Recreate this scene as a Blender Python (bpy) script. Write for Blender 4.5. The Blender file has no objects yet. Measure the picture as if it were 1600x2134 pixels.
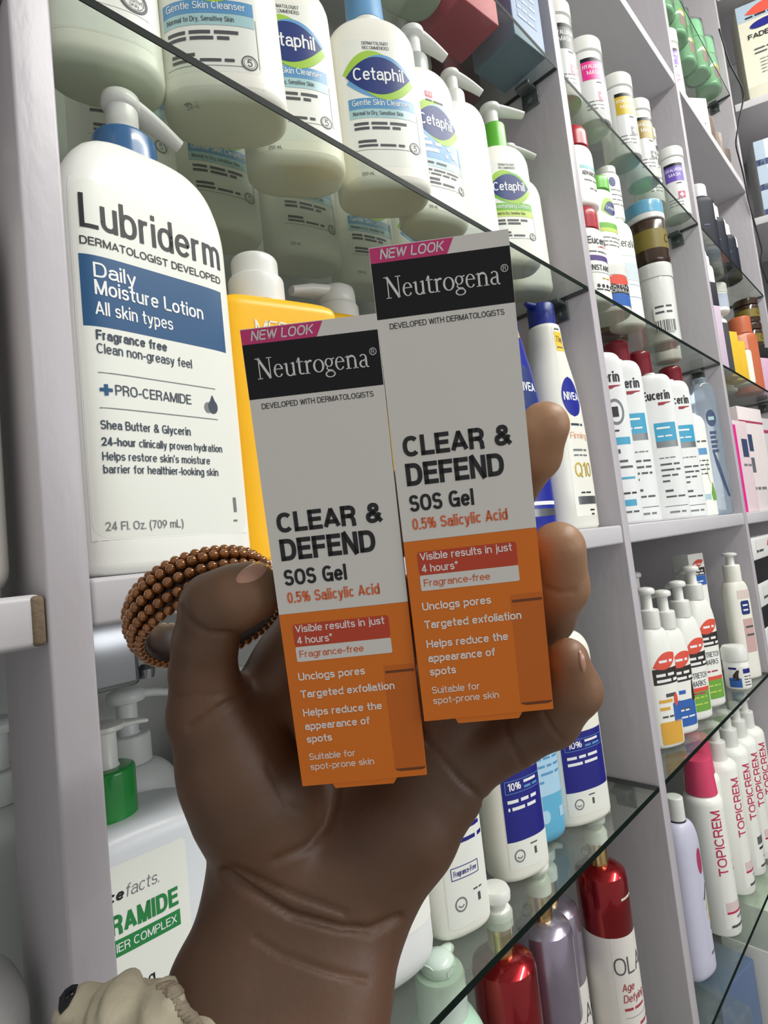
import bpy, math, random
import numpy as np
from mathutils import Vector, Matrix

random.seed(7)
sc = bpy.context.scene
COL = sc.collection
R_ = math.radians

# ------------------------------------------------------------------ camera
CAM_YAW, CAM_PITCH, CAM_ROLL, CAM_F = R_(45.535), R_(4.275), R_(6.310), 1179.25
CAM_POS = np.array([0.0, -0.28, 0.0])
_f = np.array([math.sin(CAM_YAW) * math.cos(CAM_PITCH), math.cos(CAM_YAW) * math.cos(CAM_PITCH), math.sin(CAM_PITCH)])
_r = np.array([math.cos(CAM_YAW), -math.sin(CAM_YAW), 0.0])
_d = np.cross(_f, _r)
_c, _s = math.cos(CAM_ROLL), math.sin(CAM_ROLL)
VM = np.array([_c * _r + _s * _d, -_s * _r + _c * _d, _f])       # rows: right, down, forward
cam_data = bpy.data.cameras.new('camera')
cam = bpy.data.objects.new('camera', cam_data)
COL.objects.link(cam)
cam_data.sensor_fit = 'HORIZONTAL'
cam_data.sensor_width = 36.0
cam_data.lens = CAM_F / 1600.0 * 36.0
cam_data.clip_start = 0.01
cam_data.clip_end = 60
m = Matrix.Identity(4)
for i in range(3):
    m[i][0] = VM[0][i]; m[i][1] = -VM[1][i]; m[i][2] = -VM[2][i]; m[i][3] = CAM_POS[i]
cam.matrix_world = m
sc.camera = cam

# ------------------------------------------------------------------ light
sc.view_settings.view_transform = 'Standard'
sc.view_settings.look = 'None'
sc.view_settings.gamma = 1.0
sc.view_settings.use_curve_mapping = False
sc.view_settings.exposure = 0.0
wd = bpy.data.worlds.new('shop_ambient')
sc.world = wd
wd.use_nodes = True
wd.node_tree.nodes['Background'].inputs['Color'].default_value = (1.0, 0.985, 0.95, 1)
wd.node_tree.nodes['Background'].inputs['Strength'].default_value = 0.46
def area(name, loc, target, sx, sy, power, col=(1, 1, 1)):
    l = bpy.data.lights.new(name, 'AREA')
    l.shape = 'RECTANGLE'; l.size = sx; l.size_y = sy; l.energy = power; l.color = col
    o = bpy.data.objects.new(name, l); COL.objects.link(o)
    o.location = loc
    dv = Vector(target) - Vector(loc)
    o.rotation_euler = dv.to_track_quat('-Z', 'Y').to_euler()
    return o
area('ceiling_tube_light', (1.15, -1.05, 1.50), (0.65, 0.1, 0.0), 1.9, 0.12, 36, (1.0, 0.99, 0.93))
area('ceiling_tube_light_far', (2.9, -1.3, 1.9), (1.5, 0.1, 0.3), 1.4, 0.15, 5, (1.0, 0.99, 0.94))
area('front_fill_light', (0.75, -1.25, 0.15), (0.55, 0.1, -0.1), 0.9, 0.5, 5.0, (0.97, 0.99, 1.0))  # unseen low fill lamp that brightens the shelves and held cartons

# ------------------------------------------------------------------ materials
def lin(c):
    out = []
    for v in c:
        v /= 255.0
        out.append(v / 12.92 if v <= 0.04045 else ((v + 0.055) / 1.055) ** 2.4)
    return tuple(out) + (1.0,)
MATS = {}
def mat(name, rgb, rough=0.45, metal=0.0, spec=0.5, var=0.05, nscale=60.0, bump=0.0, bscale=200.0, coat=0.0, trans=0.0, stretch=None, sss=0.0):
    """procedural principled material: noise-varied base colour, roughness and optional bump"""
    if name in MATS: return MATS[name]
    mt = bpy.data.materials.new(name); MATS[name] = mt
    mt.use_nodes = True
    nt = mt.node_tree; b = nt.nodes['Principled BSDF']
    c = lin(rgb)
    b.inputs['Roughness'].default_value = rough
    b.inputs['Metallic'].default_value = metal
    b.inputs['Specular IOR Level'].default_value = spec
    b.inputs['Coat Weight'].default_value = coat
    if trans: b.inputs['Transmission Weight'].default_value = trans
    if sss:
        b.inputs['Subsurface Weight'].default_value = sss
        b.inputs['Subsurface Radius'].default_value = (0.01, 0.004, 0.002)
        b.inputs['Subsurface Scale'].default_value = 0.4
    tc = nt.nodes.new('ShaderNodeTexCoord')
    mp = nt.nodes.new('ShaderNodeMapping')
    if stretch: mp.inputs['Scale'].default_value = stretch
    nt.links.new(tc.outputs['Object'], mp.inputs['Vector'])
    nz = nt.nodes.new('ShaderNodeTexNoise'); nz.inputs['Scale'].default_value = nscale; nz.inputs['Detail'].default_value = 3
    nt.links.new(mp.outputs['Vector'], nz.inputs['Vector'])
    mx = nt.nodes.new('ShaderNodeMix'); mx.data_type = 'RGBA'
    mx.inputs['A'].default_value = tuple(min(1, v * (1 - var)) for v in c[:3]) + (1,)
    mx.inputs['B'].default_value = tuple(min(1, v * (1 + var)) for v in c[:3]) + (1,)
    nt.links.new(nz.outputs['Fac'], mx.inputs['Factor'])
    nt.links.new(mx.outputs['Result'], b.inputs['Base Color'])
    if bump:
        n2 = nt.nodes.new('ShaderNodeTexNoise'); n2.inputs['Scale'].default_value = bscale; n2.inputs['Detail'].default_value = 4
        nt.links.new(mp.outputs['Vector'], n2.inputs['Vector'])
        bp = nt.nodes.new('ShaderNodeBump'); bp.inputs['Strength'].default_value = bump; bp.inputs['Distance'].default_value = 0.0006
        nt.links.new(n2.outputs['Fac'], bp.inputs['Height'])
        nt.links.new(bp.outputs['Normal'], b.inputs['Normal'])
    return mt
def glass_mat(name, tint, gloss_rough=0.03, base=0.05, dens=0.0):
    """thin clear sheet: tinted see-through plus fresnel reflection"""
    if name in MATS: return MATS[name]
    mt = bpy.data.materials.new(name); MATS[name] = mt
    mt.use_nodes = True
    nt = mt.node_tree; nt.nodes.clear()
    out = nt.nodes.new('ShaderNodeOutputMaterial')
    tr = nt.nodes.new('ShaderNodeBsdfTransparent'); tr.inputs['Color'].default_value = tint + (1,)
    gl = nt.nodes.new('ShaderNodeBsdfGlossy'); gl.inputs['Roughness'].default_value = gloss_rough
    lw = nt.nodes.new('ShaderNodeLayerWeight'); lw.inputs['Blend'].default_value = 0.5
    pw = nt.nodes.new('ShaderNodeMath'); pw.operation = 'POWER'; pw.inputs[1].default_value = 4.0
    fr = nt.nodes.new('ShaderNodeMath'); fr.operation = 'MULTIPLY_ADD'; fr.inputs[1].default_value = 0.7; fr.inputs[2].default_value = base
    nt.links.new(lw.outputs['Facing'], pw.inputs[0]); nt.links.new(pw.outputs[0], fr.inputs[0])
    nz = nt.nodes.new('ShaderNodeTexNoise'); nz.inputs['Scale'].default_value = 9
    df = nt.nodes.new('ShaderNodeBsdfDiffuse'); df.inputs['Color'].default_value = (0.45, 0.5, 0.47, 1)
    m1 = nt.nodes.new('ShaderNodeMixShader'); m2 = nt.nodes.new('ShaderNodeMixShader')
    mu = nt.nodes.new('ShaderNodeMath'); mu.operation = 'MULTIPLY'; mu.inputs[1].default_value = dens * 2
    nt.links.new(nz.outputs['Fac'], mu.inputs[0])
    nt.links.new(mu.outputs[0], m2.inputs['Fac'])
    nt.links.new(fr.outputs[0], m1.inputs['Fac'])
    nt.links.new(tr.outputs[0], m1.inputs[1]); nt.links.new(gl.outputs[0], m1.inputs[2])
    nt.links.new(m1.outputs[0], m2.inputs[1]); nt.links.new(df.outputs[0], m2.inputs[2])
    nt.links.new(m2.outputs[0], out.inputs['Surface'])
    return mt
PAINT = mat('white_gloss_paint', (190, 185, 191), 0.34, var=0.06, nscale=25, bump=0.75, bscale=110, stretch=(1, 1, 0.3))
PAINT_B = mat('white_board_paint', (200, 198, 202), 0.42, var=0.07, nscale=30, bump=0.3, bscale=120, stretch=(0.25, 1, 1))
PANEL = mat('grey_white_laminate', (188, 187, 190), 0.5, var=0.05, nscale=8, bump=0.08, bscale=300)
BACKM = mat('shelf_back_panel', (170, 172, 170), 0.55, var=0.06, nscale=6)
GLASS = glass_mat('shelf_glass', (0.90, 0.935, 0.89), dens=0.04)
GEDGE = mat('glass_cut_edge', (16, 27, 23), 0.42, spec=0.06, var=0.5, nscale=70, stretch=(1, 1, 6))
WHITE = mat('white_plastic', (242, 243, 237), 0.32, var=0.02)
WHITE2 = mat('cool_white_plastic', (232, 234, 234), 0.35, var=0.02)
CREAM = mat('cream_plastic', (240, 239, 228), 0.38, var=0.02)
CAPW = mat('white_cap_plastic', (226, 227, 222), 0.3, var=0.03)
LBLW = mat('white_label_film', (234, 236, 228), 0.42, var=0.01)
BLUEC = mat('mid_blue_cap', (54, 102, 150), 0.25, coat=.3)
INK = mat('black_ink', (26, 27, 32), 0.5)
NAVYINK = mat('slate_ink', (48, 62, 80), 0.5)
GREYINK = mat('grey_ink', (120, 122, 125), 0.5)
DGREYINK = mat('dark_grey_ink', (78, 80, 84), 0.5)
WINK = mat('white_ink', (238, 240, 240), 0.5)
CHROME = mat('chrome', (150, 152, 156), 0.2, metal=1.0, var=0.05)

# ------------------------------------------------------------------ objects
def link(o, parent=None):
    COL.objects.link(o)
    if parent is not None: o.parent = parent
    return o
def thing(name, label, cat, loc=(0, 0, 0), rz=0.0, group=None):
    o = bpy.data.objects.new(name, None); link(o)
    o.empty_display_size = 0.02
    o.location = loc; o.rotation_euler = (0, 0, rz)
    o['label'] = label; o['category'] = cat
    if group: o['group'] = group
    return o
def tag(o, label, cat, group=None):
    o['label'] = label; o['category'] = cat
    if group: o['group'] = group
    return o
def mesh(name, v, f, mats, parent=None, fm=None, smooth=True, sharp=None):
    me = bpy.data.meshes.new(name)
    me.from_pydata([tuple(map(float, p)) for p in v], [], [tuple(map(int, q)) for q in f])
    if not isinstance(mats, (list, tuple)): mats = [mats]
    for mm in mats: me.materials.append(mm)
    if fm is not None: me.polygons.foreach_set('material_index', np.array(fm, dtype=np.int32))
    me.polygons.foreach_set('use_smooth', np.full(len(f), bool(smooth)))
    me.update()
    if smooth and sharp: me.set_sharp_from_angle(angle=R_(sharp))
    return link(bpy.data.objects.new(name, me), parent)
def struct(o):
    o['kind'] = 'structure'; return o
def boxgeo(x0, x1, y0, y1, z0, z1, bev=0.0):
    """chamfered box as vertices and faces"""
    b = bev
    if b <= 0:
        v = [(x, y, z) for x in (x0, x1) for y in (y0, y1) for z in (z0, z1)]
        return v, [(0, 1, 3, 2), (4, 6, 7, 5), (0, 4, 5, 1), (2, 3, 7, 6), (0, 2, 6, 4), (1, 5, 7, 3)]
    import bmesh
    bm = bmesh.new()
    v, f = boxgeo(x0, x1, y0, y1, z0, z1)
    vs = [bm.verts.new(p) for p in v]
    for q in f: bm.faces.new([vs[i] for i in q])
    bm.normal_update()
    bmesh.ops.bevel(bm, geom=list(bm.edges), offset=b, segments=3, profile=0.5, affect='EDGES')
    bm.verts.index_update()
    v = [tuple(p.co) for p in bm.verts]; f = [[p.index for p in q.verts] for q in bm.faces]
    bm.free()
    return v, f
def box(name, x0, x1, y0, y1, z0, z1, mt, parent=None, bev=0.0):
    v, f = boxgeo(x0, x1, y0, y1, z0, z1, bev)
    return mesh(name, v, f, mt, parent, smooth=bev > 0, sharp=40)

# ---- section profiles: bodies of bottles, jars and caps
class Prof:
    def __init__(self, keys):
        k = np.array(keys, float)
        self.z, self.a, self.b, self.n = k[:, 0], k[:, 1], k[:, 2], k[:, 3]
        i = len(k) // 2
        self.ref()
    def ref(self):
        i = int(np.argmax(self.a * self.b))
        A, B, n = self.a[i], self.b[i], self.n[i]
        t = (np.linspace(0, 1, 1200) ** 2.2) * 0.5
        t = np.concatenate([t, 1 - t[::-1][1:]]) * math.pi / 2      # 0 = front centre, pi/2 = side
        x = A * np.sin(t) ** (2 / n); y = B * np.cos(t) ** (2 / n)
        s = np.concatenate([[0], np.cumsum(np.hypot(np.diff(x), np.diff(y)))])
        self.T, self.S = t, s
        self.n0 = n
    def at(self, z):
        # sections are ordered by height; caps of zero height are collapsed by tiny offsets
        return np.interp(z, self.z, self.a), np.interp(z, self.z, self.b), np.interp(z, self.z, self.n)
    def pt(self, s, z, eps=0.0):
        s = np.asarray(s, float); z = np.asarray(z, float)
        t = np.interp(np.abs(s), self.S, self.T)
        a, b, n = self.at(z)
        x = np.sign(s) * a * np.sin(t) ** (2 / n); y = -b * np.cos(t) ** (2 / n)
        nx = np.sign(s) * np.sin(t) ** (2 - 2 / n) / a; ny = -np.cos(t) ** (2 - 2 / n) / b
        l = np.hypot(nx, ny) + 1e-9
        return np.stack([x + nx / l * eps, y + ny / l * eps, z], -1)
    def geo(self, nu=56):
        q = nu // 4
        t = np.interp(np.linspace(0, self.S[-1], q + 1), self.S, self.T)[:-1]
        # quadrant samples mirrored around the section
        ang = []
        tt = np.interp(np.linspace(0, self.S[-1], q + 1), self.S, self.T)
        V = []; F = []
        rings = 0
        for z, a, b, n in zip(self.z, self.a, self.b, self.n):
            sx = a * np.sin(tt) ** (2 / n); sy = b * np.cos(tt) ** (2 / n)
            ring = [(sx[i], -sy[i], z) for i in range(q)]
            ring += [(sx[q - i], sy[q - i], z) for i in range(q)]
            ring += [(-sx[i], sy[i], z) for i in range(q)]
            ring += [(-sx[q - i], -sy[q - i], z) for i in range(q)]
            V += ring; rings += 1
        m_ = 4 * q
        for r in range(rings - 1):
            for i in range(m_):
                j = (i + 1) % m_
                F.append((r * m_ + i, r * m_ + j, (r + 1) * m_ + j, (r + 1) * m_ + i))
        F.append(tuple(range(m_ - 1, -1, -1)))
        F.append(tuple((rings - 1) * m_ + i for i in range(m_)))
        return V, F
def bprof(a, b, h, n=2.6, rb=0.005, sh=0.03, neck=0.012, nb=None, pb=1.0, taper=1.0, top=None):
    """bottle body: bottom fillet, side (taper = bottom/top width), shoulder arch to the neck"""
    nb = neck if nb is None else nb
    K = []
    for i in range(6):
        t = i / 5 * math.pi / 2
        K.append((rb * (1 - math.cos(t)), a * taper - rb + rb * math.sin(t), b * taper - rb + rb * math.sin(t), n))
    K[0] = (0,) + K[0][1:]
    for i in range(1, 12):
        f = i / 12
        k = taper + (1 - taper) * f
        K.append((rb + (h - sh - rb) * f, a * k, b * k, n))
    for i in range(0, 17):
        t = i / 16 * math.pi / 2
        c = math.cos(t)
        K.append((h - sh + sh * math.sin(t), neck + (a - neck) * c, nb + (b - nb) * c ** pb, n + (2.0 - n) * (i / 16) ** 3))
    K = np.array(K)
    K[:, 0] = np.maximum.accumulate(K[:, 0] + np.arange(len(K)) * 1e-7)
    return Prof(K)
def cyl_prof(pts, n=2.0):
    K = np.array([(z, r, r, n) for r, z in pts], float)
    K[:, 0] = np.maximum.accumulate(K[:, 0]) + np.arange(len(K)) * 1e-7
    return Prof(K)
def lathe(name, pts, mt, parent, dx=0.0, dy=0.0, dz=0.0, nu=40, smooth_angle=35):
    V = []; F = []
    for r, z in pts:
        for i in range(nu):
            t = 2 * math.pi * i / nu
            V.append((dx + r * math.cos(t), dy + r * math.sin(t), dz + z))
    for k in range(len(pts) - 1):
        for i in range(nu):
            j = (i + 1) % nu
            F.append((k * nu + i, k * nu + j, (k + 1) * nu + j, (k + 1) * nu + i))
    F.append(tuple(range(nu - 1, -1, -1))); F.append(tuple((len(pts) - 1) * nu + i for i in range(nu)))
    return mesh(name, V, F, mt, parent, sharp=smooth_angle)
def rcap(r, h, f=0.002, taper=1.0):
    """radius/height pairs of a cap with a rounded top rim"""
    P = [(r, 0), (r * (1 + (taper - 1) * .5), h * .5)]
    rt = r * taper
    for i in range(6):
        t = i / 5 * math.pi / 2
        P.append((rt - f + f * math.cos(t), h - f + f * math.sin(t)))
    return P
def sweep(pts, rad, nu=20, n=2.4):
    """tube along pts (list of 3-vectors) with (width, height) radii, world-up framing"""
    V = []; F = []
    pts = [np.array(p, float) for p in pts]
    for i, p in enumerate(pts):
        d = pts[min(i + 1, len(pts) - 1)] - pts[max(i - 1, 0)]
        d /= np.linalg.norm(d)
        side = np.cross(d, (0, 0, 1.0))
        if np.linalg.norm(side) < 1e-3: side = np.array([1.0, 0, 0])
        side /= np.linalg.norm(side); up = np.cross(side, d)
        w, h = rad[i]
        for k in range(nu):
            t = 2 * math.pi * k / nu
            c, s = math.cos(t), math.sin(t)
            V.append(p + side * w * math.copysign(abs(c) ** (2 / n), c) + up * h * math.copysign(abs(s) ** (2 / n), s))
    for i in range(len(pts) - 1):
        for k in range(nu):
            j = (k + 1) % nu
            F.append((i * nu + k, i * nu + j, (i + 1) * nu + j, (i + 1) * nu + k))
    F.append(tuple(range(nu - 1, -1, -1))); F.append(tuple((len(pts) - 1) * nu + k for k in range(nu)))
    return V, F
def merge(*gs):
    V = []; F = []
    for v, f in gs:
        o = len(V); V += [tuple(p) for p in v]; F += [tuple(i + o for i in q) for q in f]
    return V, F
def lathegeo(pts, dx=0, dy=0, dz=0, nu=32):
    V = []; F = []
    for r, z in pts:
        for i in range(nu):
            t = 2 * math.pi * i / nu
            V.append((dx + r * math.cos(t), dy + r * math.sin(t), dz + z))
    for k in range(len(pts) - 1):
        for i in range(nu):
            j = (i + 1) % nu
            F.append((k * nu + i, k * nu + j, (k + 1) * nu + j, (k + 1) * nu + i))
    F.append(tuple(range(nu - 1, -1, -1))); F.append(tuple((len(pts) - 1) * nu + i for i in range(nu)))
    return V, F
def pump(parent, z, cr=0.0165, ch=0.02, cmat=CAPW, sr=0.0075, shh=0.018, hmat=CAPW, direc=0.0, slen=0.04, droop=0.012, hr=0.011, hh=0.008, dx=0.0, dy=0.0):
    """pump dispenser: collar part and head part (stem, button and drooping spout)"""
    lathe('pump_collar', rcap(cr, ch, 0.0025), cmat, parent, dx, dy, z)
    zt = z + ch + shh
    st = lathegeo([(sr * 1.12, z + ch), (sr, z + ch + 0.002), (sr, zt)], dx, dy)
    bt = lathegeo([(sr, zt), (hr * .94, zt + 0.0015), (hr, zt + hh * .4), (hr * .95, zt + hh * .8), (hr * .7, zt + hh), (hr * .2, zt + hh * 1.12)], dx, dy)
    ux, uy = math.cos(direc), math.sin(direc)
    P = []; Rr = []
    for i in range(10):
        t = i / 9
        P.append((dx + ux * slen * t, dy + uy * slen * t, zt + hh * .55 - droop * t ** 1.7))
        Rr.append((hr * (0.85 - 0.45 * t), hh * (0.45 - 0.16 * t)))
    sp = sweep(P, Rr)
    v, f = merge(st, bt)
    head = mesh('pump_head', v, f, hmat, parent, sharp=50)
    mesh('spout', sp[0], sp[1], hmat, head, sharp=50)
    return head

# ---- printed graphics: a canvas lays inked shapes on a surface map
# ---- stroke lettering in a plain grotesque style: skeletons widened to ribbons
def _glyphs():
    X = .73
    G = {}
    def A_(x0, y0, x1, y1, a0, a1): return ('a', x0, y0, x1, y1, a0, a1)
    G['A'] = (.66, [[(0, 0), (.33, 1)], [(.33, 1), (.66, 0)], [(.11, .30), (.55, .30)]])
    G['B'] = (.60, [[(0, 0), (0, 1)], [(0, 1), (.32, 1), A_(.08, .52, .56, 1, 90, -90), (0, .52)], [(0, .52), (.34, .52), A_(.08, 0, .60, .52, 90, -90), (0, 0)]])
    G['C'] = (.64, [[A_(0, 0, .66, 1, 42, 318)]])
    G['D'] = (.64, [[(0, 0), (0, 1)], [(0, 1), (.28, 1), A_(-.06, 0, .64, 1, 90, -90), (0, 0)]])
    G['E'] = (.52, [[(0, 0), (0, 1)], [(0, 1), (.52, 1)], [(0, .52), (.47, .52)], [(0, 0), (.52, 0)]])
    G['F'] = (.50, [[(0, 0), (0, 1)], [(0, 1), (.50, 1)], [(0, .50), (.44, .50)]])
    G['G'] = (.68, [[A_(0, 0, .68, 1, 45, 330)], [(.38, .47), (.67, .47)], [(.67, .47), (.67, 0)]])
    G['H'] = (.62, [[(0, 0), (0, 1)], [(.62, 0), (.62, 1)], [(0, .52), (.62, .52)]])
    G['I'] = (0, [[(0, 0), (0, 1)]])
    G['J'] = (.44, [[(.44, 1), (.44, .28), A_(0, 0, .44, .52, 0, -180)]])
    G['K'] = (.60, [[(0, 0), (0, 1)], [(.58, 1), (.02, .40)], [(.20, .58), (.60, 0)]])
    G['L'] = (.48, [[(0, 0), (0, 1)], [(0, 0), (.48, 0)]])
    G['M'] = (.76, [[(0, 0), (0, 1)], [(.76, 0), (.76, 1)], [(.02, 1), (.38, .05)], [(.74, 1), (.38, .05)]])
    G['N'] = (.62, [[(0, 0), (0, 1)], [(.62, 0), (.62, 1)], [(.02, .98), (.60, .02)]])
    G['O'] = (.70, [[A_(0, 0, .70, 1, 0, 360)]])
    G['P'] = (.58, [[(0, 0), (0, 1)], [(0, 1), (.32, 1), A_(.04, .45, .58, 1, 90, -90), (0, .45)]])
    G['Q'] = (.70, [[A_(0, 0, .70, 1, 0, 360)], [(.42, .24), (.70, -.02)]])
    G['R'] = (.60, [[(0, 0), (0, 1)], [(0, 1), (.32, 1), A_(.04, .48, .58, 1, 90, -90), (0, .48)], [(.30, .48), (.45, .44), (.54, .28), (.56, .02)]])
    G['S'] = (.58, [[A_(.02, .50, .56, 1, 28, 245), A_(0, 0, .58, .52, 70, -155)]])
    G['T'] = (.58, [[(.29, 0), (.29, 1)], [(0, 1), (.58, 1)]])
    G['U'] = (.60, [[(0, 1), (0, .32), A_(0, 0, .60, .62, 180, 360), (.60, 1)]])
    G['V'] = (.62, [[(0, 1), (.31, 0)], [(.31, 0), (.62, 1)]])
    G['W'] = (.92, [[(0, 1), (.23, 0)], [(.23, 0), (.46, 1)], [(.46, 1), (.69, 0)], [(.69, 0), (.92, 1)]])
    G['X'] = (.60, [[(0, 0), (.60, 1)], [(0, 1), (.60, 0)]])
    G['Y'] = (.60, [[(0, 1), (.30, .42)], [(.60, 1), (.30, .42)], [(.30, .45), (.30, 0)]])
    G['Z'] = (.56, [[(0, 1), (.56, 1)], [(.56, .98), (0, .02)], [(0, 0), (.56, 0)]])
    G['a'] = (.48, [[A_(.02, .25, .48, X, 155, 0), (.48, .10), (.54, .02)], [(.48, .42), (.30, .42), A_(0, 0, .40, .42, 100, 300), (.48, .16)]])
    G['b'] = (.50, [[(0, 0), (0, 1)], [A_(0, 0, .50, X, 0, 360)]])
    G['c'] = (.46, [[A_(0, 0, .50, X, 42, 318)]])
    G['d'] = (.50, [[(.50, 0), (.50, 1)], [A_(0, 0, .50, X, 0, 360)]])
    G['e'] = (.50, [[(0, .38), (.50, .38), A_(0, 0, .50, X, 2, 318)]])
    G['f'] = (.28, [[(.12, 0), (.12, .78), A_(.12, .56, .46, 1, 180, 85)], [(0, X), (.28, X)]])
    G['g'] = (.50, [[(.50, X), (.50, -.04), A_(0, -.27, .50, .16, 0, -155)], [A_(0, 0, .50, X, 0, 360)]])
    G['h'] = (.46, [[(0, 0), (0, 1)], [A_(0, .16, .46, X, 165, 0), (.46, 0)]])
    G['i'] = (0, [[(0, 0), (0, X)], [(0, .90), (0, 1)]])
    G['j'] = (.10, [[(.10, X), (.10, -.1), (.02, -.27)], [(.10, .90), (.10, 1)]])
    G['k'] = (.44, [[(0, 0), (0, 1)], [(.42, X), (.02, .28)], [(.16, .42), (.44, 0)]])
    G['l'] = (0, [[(0, 0), (0, 1)]])
    G['m'] = (.74, [[(0, 0), (0, X)], [A_(0, .20, .37, X, 165, 0), (.37, 0)], [A_(.37, .20, .74, X, 165, 0), (.74, 0)]])
    G['n'] = (.46, [[(0, 0), (0, X)], [A_(0, .16, .46, X, 165, 0), (.46, 0)]])
    G['o'] = (.52, [[A_(0, 0, .52, X, 0, 360)]])
    G['p'] = (.50, [[(0, -.27), (0, X)], [A_(0, 0, .50, X, 0, 360)]])
    G['q'] = (.50, [[(.50, -.27), (.50, X)], [A_(0, 0, .50, X, 0, 360)]])
    G['r'] = (.26, [[(0, 0), (0, X)], [A_(0, .20, .42, X, 165, 75)]])
    G['s'] = (.42, [[A_(.01, .36, .41, X, 25, 245), A_(0, 0, .42, .38, 70, -155)]])
    G['t'] = (.28, [[(.12, .92), (.12, .16), A_(.12, 0, .40, .30, 180, 275)], [(0, X), (.28, X)]])
    G['u'] = (.46, [[(0, X), (0, .26), A_(0, 0, .46, .50, 180, 345)], [(.46, X), (.46, 0)]])
    G['v'] = (.46, [[(0, X), (.23, 0)], [(.23, 0), (.46, X)]])
    G['w'] = (.70, [[(0, X), (.175, 0)], [(.175, 0), (.35, X)], [(.35, X), (.525, 0)], [(.525, 0), (.70, X)]])
    G['x'] = (.46, [[(0, 0), (.46, X)], [(0, X), (.46, 0)]])
    G['y'] = (.46, [[(0, X), (.23, .02)], [(.46, X), (.20, -.12), (.12, -.25), (.02, -.27)]])
    G['z'] = (.42, [[(0, X), (.42, X)], [(.42, X), (0, 0)], [(0, 0), (.42, 0)]])
    G['0'] = (.50, [[A_(0, 0, .50, 1, 0, 360)]])
    G['1'] = (.24, [[(.24, 0), (.24, 1)], [(.24, .97), (.02, .76)]])
    G['2'] = (.50, [[A_(0, .44, .50, 1, 170, -35), (.03, 0)], [(0, 0), (.50, 0)]])
    G['3'] = (.50, [[A_(.02, .50, .48, 1, 160, -90), (.18, .50)], [(.18, .52), A_(0, 0, .50, .52, 90, -165)]])
    G['4'] = (.54, [[(.40, 0), (.40, 1)], [(.40, .98), (.0, .27)], [(0, .27), (.54, .27)]])
    G['5'] = (.50, [[(.46, 1), (.08, 1)], [(.08, 1), (.04, .50)], [A_(0, 0, .50, .64, 135, -160)]])
    G['6'] = (.50, [[A_(0, 0, .50, .62, 0, 360)], [(.40, 1), (.12, .62), (.0, .32)]])
    G['7'] = (.48, [[(0, 1), (.48, 1)], [(.48, .98), (.16, 0)]])
    G['8'] = (.50, [[A_(.03, .50, .47, 1, 0, 360)], [A_(0, 0, .50, .54, 0, 360)]])
    G['9'] = (.50, [[A_(0, .38, .50, 1, 0, 360)], [(.10, 0), (.38, .38), (.50, .68)]])
    G['&'] = (.66, [[(.66, 0), (.17, .66), A_(.12, .56, .50, 1, 195, -20), (.40, .60), (.12, .42), A_(0, 0, .46, .50, 120, 300), (.48, .20), (.60, .44)]])
    G['%'] = (.86, [[A_(0, .46, .34, 1, 0, 360)], [A_(.52, 0, .86, .54, 0, 360)], [(.20, 0), (.66, 1)]])
    G['.'] = (0, [[(0, 0), (0, .07)]]); G[','] = (.03, [[(.03, .06), (0, -.14)]]); G['-'] = (.26, [[(0, .36), (.26, .36)]])
    G["'"] = (0, [[(0, .78), (0, 1)]]); G['*'] = (.26, [[(.13, .70), (.13, 1)], [(.0, .92), (.26, .78)], [(0, .78), (.26, .92)]])
    G['('] = (.16, [[(.16, 1.02), (.05, .78), (.0, .42), (.05, .06), (.16, -.19)]]); G[')'] = (.16, [[(0, 1.02), (.11, .78), (.16, .42), (.11, .06), (0, -.19)]])
    G['+'] = (.46, [[(0, .42), (.46, .42)], [(.23, .2), (.23, .66)]])
    return G
GLY = _glyphs()
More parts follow.
